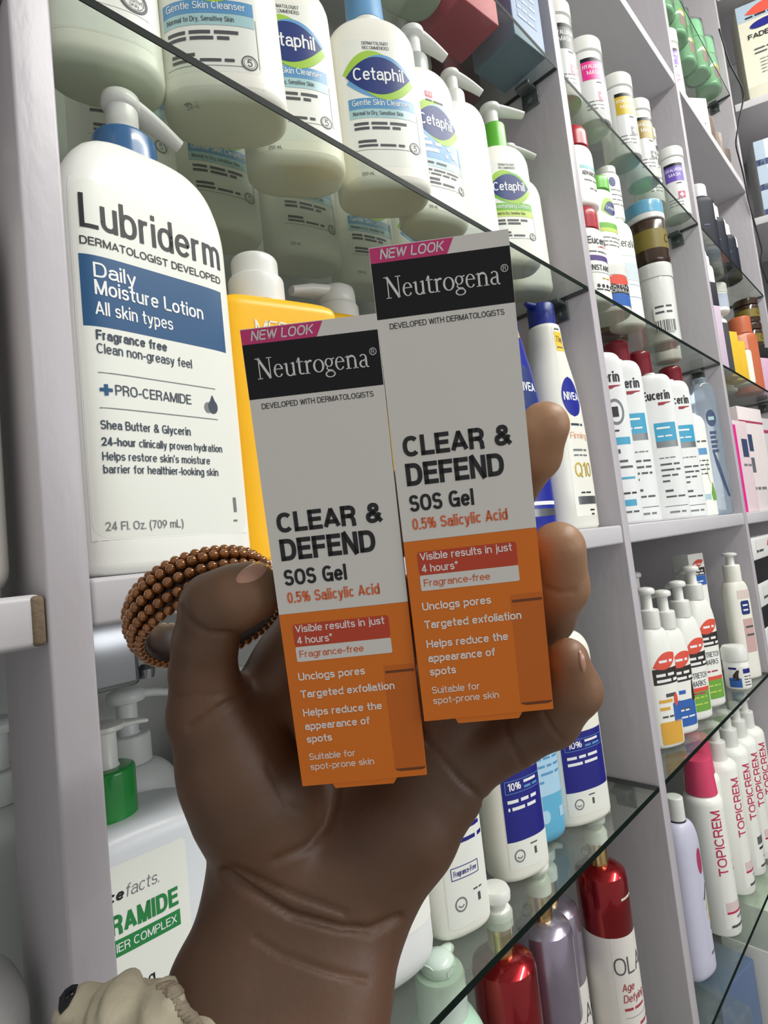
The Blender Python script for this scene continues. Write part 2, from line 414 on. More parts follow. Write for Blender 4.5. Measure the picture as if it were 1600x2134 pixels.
def stroke_text(s, wt, width=None, sp=1.0):
    """vertices and quads for s at capital height 1; width stretches the skeletons, never the strokes"""
    h = wt / 2
    gap = (.13 - .3 * wt) * sp
    adv = [(GLY[c][0] if c in GLY else .15) for c in s]
    n = len(s)
    nat = sum(adv); fix = wt * n
    gaps = gap * (n - 1)
    k = 1.0
    if width: k = max(.25, (width - fix) / (nat + gaps))
    V = []; F = []
    def yy(y, top):
        if abs(y - 1) < .011: return 1 - h
        if abs(y - .73) < .004: return .73 - h
        if abs(y) < .011: return h
        if y <= -.2: return y + h
        return y
    x = h
    for c, a in zip(s, adv):
        for st in (GLY[c][1] if c in GLY else []):
            pts = []
            for q in st:
                if q[0] == 'a':
                    _, x0, y0, x1, y1, a0, a1 = q
                    y0, y1 = yy(y0, 0), yy(y1, 0)
                    m_ = max(6, int(abs(a1 - a0) / 15))
                    for i in range(m_ + 1):
                        t = R_(a0 + (a1 - a0) * i / m_); co, si = math.cos(t), math.sin(t)
                        e = 2 / 2.35
                        pts.append(((x0 + x1) / 2 + (x1 - x0) / 2 * math.copysign(abs(co) ** e, co), (y0 + y1) / 2 + (y1 - y0) / 2 * math.copysign(abs(si) ** e, si)))
                else: pts.append((q[0], yy(q[1], 0)))
            P = np.array([(x + p[0] * k, p[1]) for p in pts])
            keep = [0] + [i for i in range(1, len(P)) if np.hypot(*(P[i] - P[i - 1])) > 1e-4]
            P = P[keep]
            if len(P) < 2: continue
            Q_ = [P[0]]
            for i in range(1, len(P)):
                m2 = max(1, int(np.hypot(*(P[i] - P[i - 1])) / .13))
                for j_ in range(1, m2 + 1): Q_.append(P[i - 1] + (P[i] - P[i - 1]) * j_ / m2)
            P = np.array(Q_)
            closed = np.hypot(*(P[0] - P[-1])) < 1e-3 and len(P) > 4
            if not closed:
                d0 = P[0] - P[1]; d1 = P[-1] - P[-2]
                ex0 = h if (abs(d0[0]) < 1e-6 or abs(d0[1]) < 1e-6) else h * .55
                ex1 = h if (abs(d1[0]) < 1e-6 or abs(d1[1]) < 1e-6) else h * .55
                if len(st) == 1 and st[0][0] == 'a': ex0 = ex1 = 0
                P = P.copy(); P[0] += d0 / np.hypot(*d0) * ex0; P[-1] += d1 / np.hypot(*d1) * ex1
            b = len(V)
            m_ = len(P)
            for i in range(m_):
                if closed: pv, nx_ = P[i - 1 if i else m_ - 2], P[i + 1 if i < m_ - 1 else 1]
                else: pv, nx_ = P[max(i - 1, 0)], P[min(i + 1, m_ - 1)]
                d = nx_ - pv; d = d / (np.hypot(*d) + 1e-9); q = np.array([-d[1], d[0]]) * h
                V += [P[i] + q, P[i] - q]
                if i: F.append((b + 2 * i - 2, b + 2 * i - 1, b + 2 * i + 1, b + 2 * i))
        x += a * k + wt + gap * k
    return np.array(V), F
class Canvas:
    def __init__(self, fmap, base=0.00022, step=0.00010):
        self.fmap = fmap; self.base = base; self.step = step
        self.V = []; self.F = []; self.M = []; self.mats = []; self.B = []; self.film = None; self.lim = None
    def _mi(self, mt):
        if mt not in self.mats: self.mats.append(mt)
        return self.mats.index(mt)
    def add(self, v2, f, mt, lay):
        v2 = np.asarray(v2, float)
        if len(v2) == 0: return
        p = self.fmap(v2[:, 0], v2[:, 1], self.base + self.step * lay); self.B.append((v2.min(0), v2.max(0)))
        o = sum(len(q) for q in self.V)
        self.V.append(p); self.F += [tuple(i + o for i in q) for q in f]
        self.M += [self._mi(mt)] * len(f)
    def spans(self, ys, xl, xr, mt, lay=0, nx=14, rot=0.0, org=(0, 0)):
        v = []; f = []
        for y, a, b in zip(ys, xl, xr):
            for i in range(nx + 1): v.append((a + (b - a) * i / nx, y))
        for r in range(len(ys) - 1):
            for i in range(nx):
                k = r * (nx + 1) + i
                f.append((k, k + 1, k + nx + 2, k + nx + 1))
        v = np.array(v)
        if rot:
            c, s = math.cos(rot), math.sin(rot); d = v - org
            v = np.stack([org[0] + d[:, 0] * c - d[:, 1] * s, org[1] + d[:, 0] * s + d[:, 1] * c], -1)
        self.add(v, f, mt, lay)
    def rect(self, x0, y0, x1, y1, mt, lay=0, r=0.0, nx=14, skew=0.0, ny=8):
        if r > 0:
            t = np.linspace(0, math.pi / 2, 6)
            lo = [(y0 + r - r * math.cos(a), r - r * math.sin(a)) for a in t]
            hi = [(y1 - r + r * math.sin(a), r - r * math.cos(a)) for a in t]
            mid = [(y, 0) for y in np.linspace(y0 + r, y1 - r, ny)[1:-1]]
            L = lo + mid + hi
        else:
            L = [(y, 0) for y in np.linspace(y0, y1, ny)]
        self.spans([q[0] for q in L], [x0 + q[1] + skew * (q[0] - y0) for q in L], [x1 - q[1] + skew * (q[0] - y0) for q in L], mt, lay, nx)
    def ell(self, cx, cy, rx, ry, mt, lay=0, rot=0.0, p=0.5, nx=12):
        t = np.linspace(-1, 1, 23)
        w = rx * np.maximum(0, 1 - t * t) ** p
        self.spans(cy + ry * t, cx - w, cx + w, mt, lay, nx, rot, (cx, cy))
    def lens(self, cx, cy, rx, ry, mt, lay=0, rot=0.0):
        """pointed oval lying along x"""
        x = np.linspace(-rx, rx, 25)
        h = ry * (1 - (x / rx) ** 2)
        v = []; f = []
        for i in range(25):
            for k in range(7): v.append((cx + x[i], cy - h[i] + 2 * h[i] * k / 6))
        for i in range(24):
            for k in range(6):
                q = i * 7 + k; f.append((q, q + 7, q + 8, q + 1))
        v = np.array(v)
        if rot:
            c, s = math.cos(rot), math.sin(rot); d = v - (cx, cy)
            v = np.stack([cx + d[:, 0] * c - d[:, 1] * s, cy + d[:, 0] * s + d[:, 1] * c], -1)
        self.add(v, f, mt, lay)
    def ring(self, cx, cy, r, w, mt, lay=0, a0=0.0, a1=360.0, ry=None, wy=None, n=40):
        ry = r if ry is None else ry; wy = w if wy is None else wy
        v = []; f = []
        for i in range(n + 1):
            t = R_(a0 + (a1 - a0) * i / n); c, s = math.cos(t), math.sin(t)
            v += [(cx + r * c, cy + ry * s), (cx + (r - w) * c, cy + (ry - wy) * s)]
            if i: k = 2 * i; f.append((k - 2, k, k + 1, k - 1))
        self.add(v, f, mt, lay)
    def line(self, x0, y0, x1, y1, w, mt, lay=1, n=10):
        d = np.array([x1 - x0, y1 - y0]); q = np.array([-d[1], d[0]]) / np.linalg.norm(d) * w / 2
        v = []; f = []
        for i in range(n + 1):
            p = np.array([x0, y0]) + d * i / n
            v += [p + q, p - q]
            if i: k = 2 * i; f.append((k - 2, k - 1, k + 1, k))
        self.add(v, f, mt, lay)
    def frame(self, x0, y0, x1, y1, w, mt, lay=1):
        for q in ((x0, y0, x1, y0), (x1, y0, x1, y1), (x1, y1, x0, y1), (x0, y1, x0, y0)): self.line(*q, w, mt, lay)
    def text(self, s, x, y, h, mt, w=None, bold=0.0, al='L', shear=0.0, lay=2, xs=1.0, rot=0.0, sp=1.0):
        """s with baseline at (x, y), capital height h, optionally fitted to width w"""
        wt = .118 + bold * 2.7
        v, f = stroke_text(s, wt, (w / h) if w else None, sp)
        if len(v) == 0: return
        q = v * h
        if shear: q[:, 0] += shear * q[:, 1]
        W = q[:, 0].max()
        if al == 'C': q[:, 0] -= W / 2
        if al == 'R': q[:, 0] -= W
        if rot:
            c, sn = math.cos(rot), math.sin(rot)
            q = np.stack([q[:, 0] * c - q[:, 1] * sn, q[:, 0] * sn + q[:, 1] * c], -1)
        self.add(q + (x, y), f, mt, lay)
    def words(self, x, y, w, h, mt, seed=1, lay=2):
        """a row of print too small to read: short dashes the size of words"""
        rs = random.Random(seed); q = x
        while q < x + w - h:
            l = min(rs.uniform(1.5, 5) * h, x + w - q)
            self.rect(q, y, q + l, y + h * .6, mt, lay, nx=3, ny=2)
            q += l + h * .6
    def build(self, name, parent):
        if not self.V: return None
        if self.film:
            lo = np.min([b[0] for b in self.B], axis=0) - .0008; hi = np.max([b[1] for b in self.B], axis=0) + .0008
            lo[1] = max(lo[1], .0006)
            if self.lim: lo[0] = max(lo[0], -self.lim); hi[0] = min(hi[0], self.lim)
            self.rect(lo[0], lo[1], hi[0], hi[1], self.film, -1.5, nx=36, ny=24)
        v = np.concatenate(self.V)
        return mesh(name, v, self.F, self.mats, parent, self.M, smooth=True)
def bottle(name, label, cat, X, Y, Z, prof, mt, rz=0.0, group=None, body='body', nu=56):
    o = thing(name, label, cat, (X, Y, Z), R_(rz), group)
    v, f = prof.geo(nu)
    mesh(body, v, f, mt, o, sharp=50)
    cv = Canvas(prof.pt); cv.film = mt
    return o, cv
# ------------------------------------------------------------------ room and shelving
struct(box('wall_back', -1.2, 3.2, 0.275, 0.30, -1.6, 2.6, BACKM))
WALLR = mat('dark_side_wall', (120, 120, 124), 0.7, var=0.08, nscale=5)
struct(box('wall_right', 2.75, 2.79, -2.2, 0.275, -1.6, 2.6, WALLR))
struct(box('floor', -1.2, 2.75, -2.2, 0.275, -1.65, -1.6, mat('floor_tile', (150, 148, 145), 0.4, nscale=4)))

unit = thing('shelving_unit', 'long white painted shelving unit with upright panels dividing the bays', 'shelving unit', (0, 0, -1.6))
def upart(name, x0, x1, y0, y1, z0, z1, mt, bev=0.0):
    return box(name, x0, x1, y0, y1, z0 + 1.6, z1 + 1.6, mt, unit, bev)
upart('upright_panel', 0.0710, 0.0895, 0.0, 0.085, -1.6, 2.2, PAINT, 0.0016)
upart('upright_panel', 0.6970, 0.7150, 0.0, 0.2745, -1.6, 2.2, PAINT, 0.0012)
upart('upright_panel', 1.2925, 1.3105, 0.0, 0.2745, -1.6, 2.2, PAINT, 0.0012)
upart('upright_panel', 1.8900, 1.9080, 0.0, 0.2745, -1.6, 2.2, PAINT, 0.0012)
upart('shelf_board', 0.0898, 0.6968, 0.0015, 0.2745, -0.0185, 0.0040, PAINT_B, 0.0025)
upart('shelf_board', 0.7153, 1.2923, 0.0015, 0.2745, -0.0195, 0.0040, PAINT_B, 0.0025)
upart('shelf_board', 1.3108, 1.8898, 0.0015, 0.2745, -0.0195, 0.0040, PAINT_B, 0.0025)
upart('shelf_board', 0.7153, 1.2923, 0.0015, 0.2745, 0.9080, 0.9300, PAINT_B, 0.0015)
upart('shelf_board', 1.3108, 1.8898, 0.0015, 0.2745, 0.9080, 0.9300, PAINT_B, 0.0015)
upart('shelf_board', 0.0898, 0.6968, 0.0015, 0.2745, 0.9080, 0.9300, PAINT_B, 0.0015)
for x0, x1 in ((0.0898, 0.6968), (0.7153, 1.2923), (1.3108, 1.8898)):
    upart('shelf_board', x0, x1, 0.0015, 0.2745, -0.9400, -0.9180, PAINT_B, 0.0015)
upart('upright_panel', -0.5685, -0.5500, 0.0, 0.2745, -1.6, 2.2, PAINT, 0.0012)  # this upright and the next two boards are added, unseen, to darken the left bay
upart('shelf_board', -0.5498, 0.0708, 0.0015, 0.2745, 0.9080, 0.9300, PAINT_B, 0.0015)
upart('shelf_board', -0.5498, 0.0708, 0.0015, 0.2745, 0.2850, 0.3070, PAINT_B, 0.0015)
# the neighbouring bay to the left, its board has a chipped end
upart('shelf_board', -0.55, 0.0700, 0.0005, 0.2745, -0.0235, -0.0005, PAINT_B, 0.003)
WOODCHIP = mat('bare_chipped_wood', (120, 104, 84), 0.8, var=0.3, nscale=400, bump=0.6, bscale=600)
upart('chipped_edge', 0.0648, 0.0706, -0.0003, 0.01, -0.0228, -0.0012, WOODCHIP, 0.002)
upart('shelf_board', -0.55, 0.0700, 0.0015, 0.2745, -0.9400, -0.9180, PAINT_B, 0.0015)

STEELD = mat('dull_steel_clip', (120, 126, 126), 0.3, metal=0.8, var=0.3, nscale=90)
def clip(x, y, z, side=-1):
    """metal shelf clip screwed to an upright: plate, jaw and screw head"""
    g = [boxgeo(x - 0.003 if side < 0 else x, x if side < 0 else x + 0.003, y - 0.012, y + 0.012, z - 0.026, z - 0.0005, 0.0008)]
    xa, xb = (x - 0.022, x - 0.003) if side < 0 else (x + 0.003, x + 0.022)
    g.append(boxgeo(xa, xb, y - 0.010, y + 0.010, z - 0.006, z - 0.0005, 0.0008))
    g.append(lathegeo([(0.0045, 0), (0.0045, 0.003), (0.002, 0.004)], 0, 0, 0, 14))
    v, f = g[2]; s = side
    g[2] = ([(x + s * (0.003 + p[2]), y + p[0], z - 0.016 + p[1]) for p in v], f)
    v, f = merge(*g)
    mesh('shelf_clip', [(p[0], p[1], p[2] + 1.6) for p in v], f, STEELD, unit, sharp=40)
SHELVES = [  # x0, x1, top z, label
    (0.0915, 0.6955, 0.3070, 'green edged glass shelf under the row of white oval logo bottles'),
    (0.0915, 0.6955, 0.6060, 'glass shelf under the red carton and the blue carton'),
    (0.0915, 0.6955, -0.3070, 'glass shelf under the bottles with deep blue labels'),
    (0.0915, 0.6955, -0.6070, 'lowest glass shelf, under the metallic red and lilac bottles'),
    (0.7165, 1.2910, 0.3090, 'glass shelf under the brown jar with blue lid'),
    (0.7165, 1.2910, 0.6040, 'glass shelf under the tall white jars with bright square labels'),
    (0.7165, 1.2910, -0.3070, 'glass shelf under the cocoa butter bottles with red ovals'),
    (0.7165, 1.2910, -0.6070, 'glass shelf under the tall white bottles with red sideways lettering'),
    (1.3120, 1.8885, 0.3090, 'glass shelf under the yellow and orange bottles'),
    (1.3120, 1.8885, 0.6040, 'glass shelf under the dark navy bottles'),
    (1.3120, 1.8885, 1.2060, 'glass shelf under the green plastic wrapped bottles'),
    (1.3120, 1.8885, -0.3070, 'glass shelf in the far bay under the stacked white cartons'),
]
for x0, x1, zt, lb in SHELVES:
    v, f = boxgeo(x0, x1, 0.0005, 0.270, zt - 0.006, zt, 0.0006)
    fm = []
    for q in f:
        c = np.mean([v[i] for i in q], axis=0)
        n = np.cross(np.array(v[q[1]]) - v[q[0]], np.array(v[q[2]]) - v[q[1]])
        n /= np.linalg.norm(n) + 1e-12
        fm.append(0 if abs(n[2]) > 0.9 else 1)
    o = thing('glass_shelf', lb, 'glass shelf', ((x0 + x1) / 2, 0.135, zt))
    mesh('glass_pane', [(p[0] - (x0 + x1) / 2, p[1] - 0.135, p[2] - zt) for p in v], f, [GLASS, GEDGE], o, fm, smooth=False)
    for y in (0.042, 0.22):
        clip(x1 + 0.0015, y, zt - 0.006, -1)
        if x0 > 0.5: clip(x0 - 0.0020, y, zt - 0.006, 1)
# chrome fitting below the middle board, left end of the near bay
v, f = merge(boxgeo(0.094, 0.148, 0.10, 0.135, 1.6 - 0.066, 1.6 - 0.0192, 0.004), lathegeo([(0.005, 0), (0.006, 0.006), (0.003, 0.009)], 0.155, 0.11, 1.6 - 0.064, 16))
mesh('chrome_fitting', v, f, CHROME, unit, sharp=40)

# perpendicular shelves on the right-hand wall
A = R_(21)
su = thing('side_shelving', 'white shelving unit on the right wall holding large cartons', 'shelving unit', (1.925, 0.0, -1.6), 0)
def sboard(name, u0, u1, w0, w1, z0, z1, mt=PAINT_B, bev=0.0015):
    """u runs along the front edge away from the corner, w into the shelf"""
    v, f = boxgeo(u0, u1, w0, w1, z0 + 1.6, z1 + 1.6, bev)
    ca, sa = math.sin(A), -math.cos(A)
    return mesh(name, [(p[0] * ca - p[1] * sa * 1.0, p[0] * sa + p[1] * ca, p[2]) for p in v], f, mt, su, sharp=40)
for z in (-0.55, -0.2, 0.15, 0.50, 0.842, 1.19, 1.54):
    sboard('shelf_board', 0.0, 0.9, 0.0, 0.30, z - 0.022, z)
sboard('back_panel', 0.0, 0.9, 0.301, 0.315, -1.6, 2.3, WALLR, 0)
def SU(u, w, z):
    ca, sa = math.sin(A), -math.cos(A)
    return (1.925 + u * ca - w * sa, u * sa + w * ca, z)
# loose black cable hanging in front of the corner
CABLE = mat('black_cable', (22, 22, 24), 0.5)
# ------------------------------------------------------------------ the two held cartons
def at(x, y, d):
    """point seen at photo pixel (x, y) at forward distance d"""
    q = np.array([(x - 800) / CAM_F, (y - 1067) / CAM_F, 1.0]) * d
    return CAM_POS + VM.T @ q
BOXW = mat('white_carton_board', (216, 213, 208), 0.5, var=0.015, nscale=15)
ORANGE = mat('orange_carton_print', (216, 112, 6), 0.45, var=0.02, nscale=15)
ORANGE_D = mat('brown_orange_print', (196, 98, 6), 0.45)
ORANGE_K = mat('dark_brown_print', (110, 52, 8), 0.45)
MAGENTA = mat('magenta_print', (196, 48, 112), 0.45)
BLACKP = mat('black_print', (14, 15, 21), 0.4, spec=0.3)
REDB = mat('brick_red_print', (188, 62, 34), 0.45)
ORTXT = mat('burnt_orange_ink', (214, 106, 60), 0.5)
SILV = mat('silver_ink', (214, 214, 212), 0.45)
def serif_word(cv, x0, y0, cap, W, mt, lay):
    """serif wordmark drawn stroke by stroke; unit = capital height"""
    P = []                                                  # list of (verts, faces)
    def ribbon(pts):
        v = []; f = []
        pts = [(np.array(p[:2], float), p[2]) for p in pts]
        for i, (p, w) in enumerate(pts):
            d = pts[min(i + 1, len(pts) - 1)][0] - pts[max(i - 1, 0)][0]
            d = d / (np.linalg.norm(d) + 1e-9); q = np.array([-d[1], d[0]]) * w / 2
            v += [p + q, p - q]
            if i: k = 2 * i; f.append((k - 2, k - 1, k + 1, k))
        P.append((v, f))
    def stem(x, a, b, w=0.105): ribbon([(x, a, w), (x, b, w)])
    def serif(x, y, hw=0.125, h=0.036): ribbon([(x - hw, y + (h / 2 if y < .3 else -h / 2), h), (x + hw, y + (h / 2 if y < .3 else -h / 2), h)])
    def flag(x, y, l=0.13): ribbon([(x + .02, y - .015, 0.05), (x - l, y - .075, 0.03)])
    def arc(cx, cy, rx, ry, a0, a1, thin, thick, n=26, ph=0):
        L = []
        for i in range(n + 1):
            t = R_(a0 + (a1 - a0) * i / n)
            L.append((cx + rx * math.cos(t), cy + ry * math.sin(t), thin + (thick - thin) * abs(math.cos(t - ph)) ** 1.5))
        ribbon(L)
    x = 0.0
    # N
    stem(x + .15, 0, 1, .05); stem(x + .70, 0, 1, .05); ribbon([(x + .12, 1.0, .13), (x + .70, 0.0, .13)])
    serif(x + .15, 0, .13); serif(x + .09, 1, .12); serif(x + .70, 1, .14)
    x += .88
    def e(x):
        arc(x + .26, .32, .20, .30, 8, 325, .035, .10); ribbon([(x + .08, .39, .04), (x + .465, .39, .04)])
    e(x); x += .55
    # u
    stem(x + .14, .18, .62); stem(x + .50, 0, .62); arc(x + .31, .20, .17, .19, 180, 330, .05, .10)
    flag(x + .13, .64); flag(x + .49, .64); ribbon([(x + .5, .02, .04), (x + .60, .03, .03)])
    x += .66
    # t
    stem(x + .15, .14, .80); ribbon([(x + .01, .61, .04), (x + .36, .61, .04)]); arc(x + .27, .15, .12, .13, 180, 320, .045, .10)
    ribbon([(x + .02, .62, .02), (x + .15, .82, .05)]); x += .39
    # r
    stem(x + .15, 0, .62); serif(x + .15, 0, .14); flag(x + .14, .64); arc(x + .34, .42, .16, .18, 60, 165, .10, .05); x += .47
    # o
    arc(x + .29, .315, .235, .295, 0, 360, .04, .11, 40); x += .59
    # g
    arc(x + .24, .42, .17, .19, 0, 360, .035, .09, 36); arc(x + .27, -.13, .23, .14, 0, 360, .04, .07, 36)
    ribbon([(x + .16, .24, .05), (x + .11, .15, .06), (x + .18, .06, .07), (x + .38, .03, .08), (x + .47, -.06, .07)]); ribbon([(x + .37, .56, .04), (x + .53, .60, .06)])
    x += .55
    e(x); x += .54
    # n
    stem(x + .15, 0, .62); stem(x + .52, 0, .42); arc(x + .34, .42, .18, .18, 0, 150, .10, .06); serif(x + .15, 0, .14); serif(x + .52, 0, .14); flag(x + .14, .64)
    x += .68
    # a
    stem(x + .40, .06, .45, .10); arc(x + .25, .45, .155, .155, 0, 150, .04, .08); arc(x + .24, .17, .155, .155, 60, 300, .05, .10); ribbon([(x + .2, .325, .04), (x + .40, .38, .04)])
    arc(x + .47, .09, .07, .08, 190, 310, .06, .05)
    x += .55
    kx = W / x
    for v, f in P:
        v = np.array(v); cv.add(np.stack([x0 + v[:, 0] * kx, y0 + v[:, 1] * cap], -1), f, mt, lay)
def carton(corners, d0, dd, label, nudge=0.0):
    P = [at(*c, d0 * k) for c, k in zip(corners, dd)]
    U = P[1] - P[0]; U /= np.linalg.norm(U)
    Vv = (P[0] + P[1] - P[2] - P[3]); Vv -= U * (Vv @ U); Vv /= np.linalg.norm(Vv)
    N = np.cross(U, Vv)                                     # towards the viewer
    W_, H_, T_ = 0.0393, 0.140, 0.022
    base = (P[2] + P[3]) / 2 + U * nudge
    o = thing('carton', label, 'box', tuple(base), 0, 'held skincare cartons')
    M = Matrix.Identity(4)
    for i in range(3): M[i][0] = U[i]; M[i][1] = -N[i]; M[i][2] = Vv[i]; M[i][3] = base[i]
    o.matrix_world = M
    v, f = boxgeo(-W_ / 2, W_ / 2, 0, T_, 0.0557, H_, 0.0004)
    mesh('upper_carton', v, f, BOXW, o, sharp=40)
    v, f = boxgeo(-W_ / 2, W_ / 2, 0, T_, 0.0, 0.0557, 0.0004)
    v2, f2 = merge((v, f))
    mesh('lower_carton', v2, f2, ORANGE, o, sharp=40)
    # tuck flap showing as a shallow tab below the front edge
    tv = [(-0.0103, 0.0003, 0.0004), (-0.0093, 0.0003, -0.0016), (0.0090, 0.0003, -0.0018), (0.0105, 0.0003, 0.0004)]
    tv += [(p[0], 0.0009, p[2]) for p in tv]
    mesh('tuck_flap', tv, [(3, 2, 1, 0), (4, 5, 6, 7), (0, 1, 5, 4), (1, 2, 6, 5), (2, 3, 7, 6), (3, 0, 4, 7)], ORANGE, o, smooth=False)
    cv = Canvas(lambda s, z, e: np.stack([(s - 20.0) * W_ / 40.0, -np.broadcast_to(e, s.shape) * 0.5, z / 1000.0], -1), base=0.0001, step=0.00006)
    cv.rect(0.1, 55.75, 39.9, 139.9, BOXW, -1); cv.rect(0.1, 0.2, 39.9, 55.7, ORANGE, -1)
    cv.spans([135.5, 139.7], [0.15, 0.15], [22.1, 24.3], MAGENTA, 0)
    cv.text('NEW LOOK', 2.9, 136.4, 2.75, SILV, w=18.2, bold=0.012, shear=0.2)
    cv.rect(0.15, 120.0, 39.85, 135.5, BLACKP, 0)
    serif_word(cv, 3.4, 125.5, 5.9, 33.0, SILV, 2)
    cv.ring(37.8, 129.6, 1.05, 0.18, SILV, 2); cv.text('R', 37.35, 129.0, 1.2, SILV)
    cv.text('DEVELOPED WITH DERMATOLOGISTS', 3.5, 117.0, 1.6, INK, w=33.1, bold=0.004)
    cv.text('CLEAR &', 3.2, 80.5, 6.0, INK, w=32.0, bold=0.036)
    cv.text('DEFEND', 3.2, 72.0, 6.6, INK, w=29.0, bold=0.034)
    cv.text('SOS Gel', 3.2, 64.4, 4.9, INK, w=19.2, bold=0.024)
    cv.text('0.5% Salicylic Acid', 3.4, 59.0, 3.4, ORTXT, w=28.4, bold=0.016)
    # printed tube outline in the lower right corner
    cv.rect(30.2, 2.6, 39.85, 36.5, ORANGE_D, 0, r=0.6)
    cv.rect(30.6, 34.1, 39.6, 34.9, ORANGE_K, 1)
    cv.spans([2.2, 2.6, 3.1], [32.0, 30.6, 30.2], [38.6, 39.6, 39.8], ORANGE_K, 1)
    cv.rect(3.8, 45.3, 33.5, 52.3, REDB, 1, r=0.9)
    cv.rect(3.8, 40.5, 33.5, 45.2, BOXW, 1, r=0.5)
    cv.text('Visible results in just', 4.5, 49.7, 2.3, WINK, w=27.6, bold=0.006)
    cv.text('4 hours*', 4.6, 46.1, 2.3, WINK, w=11.0, bold=0.006)
    cv.text('Fragrance-free', 4.8, 41.8, 2.2, ORTXT, w=20, bold=0.010)
    for t, y, w_, h_ in (('Unclogs pores', 34.6, 20.8, 2.4), ('Targeted exfoliation', 29.0, 29.4, 2.4), ('Helps reduce the', 23.0, 24.8, 2.4), ('appearance of', 18.6, 20.4, 2.4), ('spots', 14.4, 8.0, 2.4)):
        cv.text(t, 3.5, y, h_, WINK, w=w_, bold=0.012)
    cv.text('Suitable for', 3.5, 8.7, 2.1, WINK, w=14.7); cv.text('spot-prone skin', 3.5, 5.4, 2.1, WINK, w=20.2)
    cv.build('front_print', o)
    return o
carton([(485, 690), (775, 655), (895, 1615), (630, 1640)], 0.1615, (1, .9921, 1.0900, 1.0979), 'white and orange skincare carton held nearest the thumb, the lower of two', -.0004)
carton([(755, 515), (1052, 474), (1155, 1478), (880, 1505)], 0.1592, (1, .9883, 1.0727, 1.0844), 'white and orange skincare carton held by the fingertips, the higher of two', .0002)
# ------------------------------------------------------------------ bay one, middle board
BLUEBAND = mat('label_blue', (36, 84, 128), 0.35, var=0.03)
TOPM = 0.0041
lubp = bprof(0.0475, 0.033, 0.2395, n=6, rb=0.006, sh=0.048, neck=0.021, nb=0.016, pb=0.42)
o, cv = bottle('lotion_bottle', 'large white lotion bottle with blue pump collar and wide blue label band', 'bottle', 0.1395, 0.0425, TOPM, lubp, WHITE, 1.5)
pump(o, 0.2393, 0.0182, 0.0215, BLUEC, 0.0092, 0.0200, CAPW, 0.0, 0.037, 0.010, 0.0115, 0.010)
k = 1.05
def LX(s): return (s + 5.0) / 1000 * 1.035
def L(t, s, z, h, mt, s1=None, **kw): cv.text(t, LX(s), z / 1000 + 0.0005, h / 1000, mt, w=(LX(s1) - LX(s)) if s1 is not None else None, **kw)
cv.rect(LX(-48.5), 0.0185, LX(35.5), 0.2055, LBLW, -1, r=0.008, nx=40, ny=30)
L('Lubriderm', -44.4, 177.8, 18.5, INK, 32.5, bold=0.001)
L('DERMATOLOGIST DEVELOPED', -45, 168.6, 4.4, INK, 31.5, bold=0.008, sp=1.1)
cv.rect(LX(-46), 0.1262, LX(31), 0.1640, BLUEBAND, 0, nx=40)
L('Daily', -40, 151.8, 8.0, WINK, -19.5, bold=0.006); L('Moisture Lotion', -40, 142.6, 8.0, WINK, 17.5, bold=0.006); L('All skin types', -40.4, 131.9, 7.2, WINK, -1.2)
L('Fragrance free', -40.9, 118.8, 5.2, NAVYINK, -5.6, bold=0.02); L('Clean non-greasy feel', -41, 111.7, 5.2, NAVYINK, 8)
cv.line(LX(-41.1), 0.1022, LX(21.1), 0.1022, 0.0005, GREYINK); cv.line(LX(-41.6), 0.084, LX(21), 0.084, 0.0005, GREYINK)
cv.rect(LX(-41), 0.0925, LX(-35.2), 0.0943, BLUEBAND, 2); cv.rect(LX(-39.0), 0.0905, LX(-37.2), 0.0963, BLUEBAND, 2)
L('PRO-CERAMIDE', -34, 90.6, 5.4, NAVYINK, 5.8)
cv.ell(LX(15.6), 0.0905, .0024, .0032, GREYINK, 1); cv.ell(LX(18.6), 0.0912, .003, .004, NAVYINK, 2)
cv.spans([.0915, .098], [LX(18.6) - .0028, LX(18.6) - .0002], [LX(18.6) + .0028, LX(18.6) + .0002], NAVYINK, 2)
L('Shea Butter & Glycerin', -41.8, 72.6, 4.6, NAVYINK, 3.8, bold=0.006)
L('24-hour', -41.9, 64.2, 4.3, NAVYINK, -26, bold=0.016); L('clinically proven hydration', -24.5, 64.2, 4.3, NAVYINK, 22, bold=0.003)
L("Helps restore skin's moisture", -42, 56.8, 4.3, NAVYINK, 13.8, bold=0.003); L('barrier for healthier-looking skin', -42, 50.3, 4.3, NAVYINK, 18.2, bold=0.003)
L('24 Fl. Oz. (709 mL)', -42.8, 21.8, 4.3, GREYINK, -4.6)
cv.rect(LX(25.5), .0245, LX(28.0), .0255, GREYINK, 2); cv.rect(LX(26.3), .030, LX(28.2), .0385, GREYINK, 2, nx=2)
cv.build('label', o)

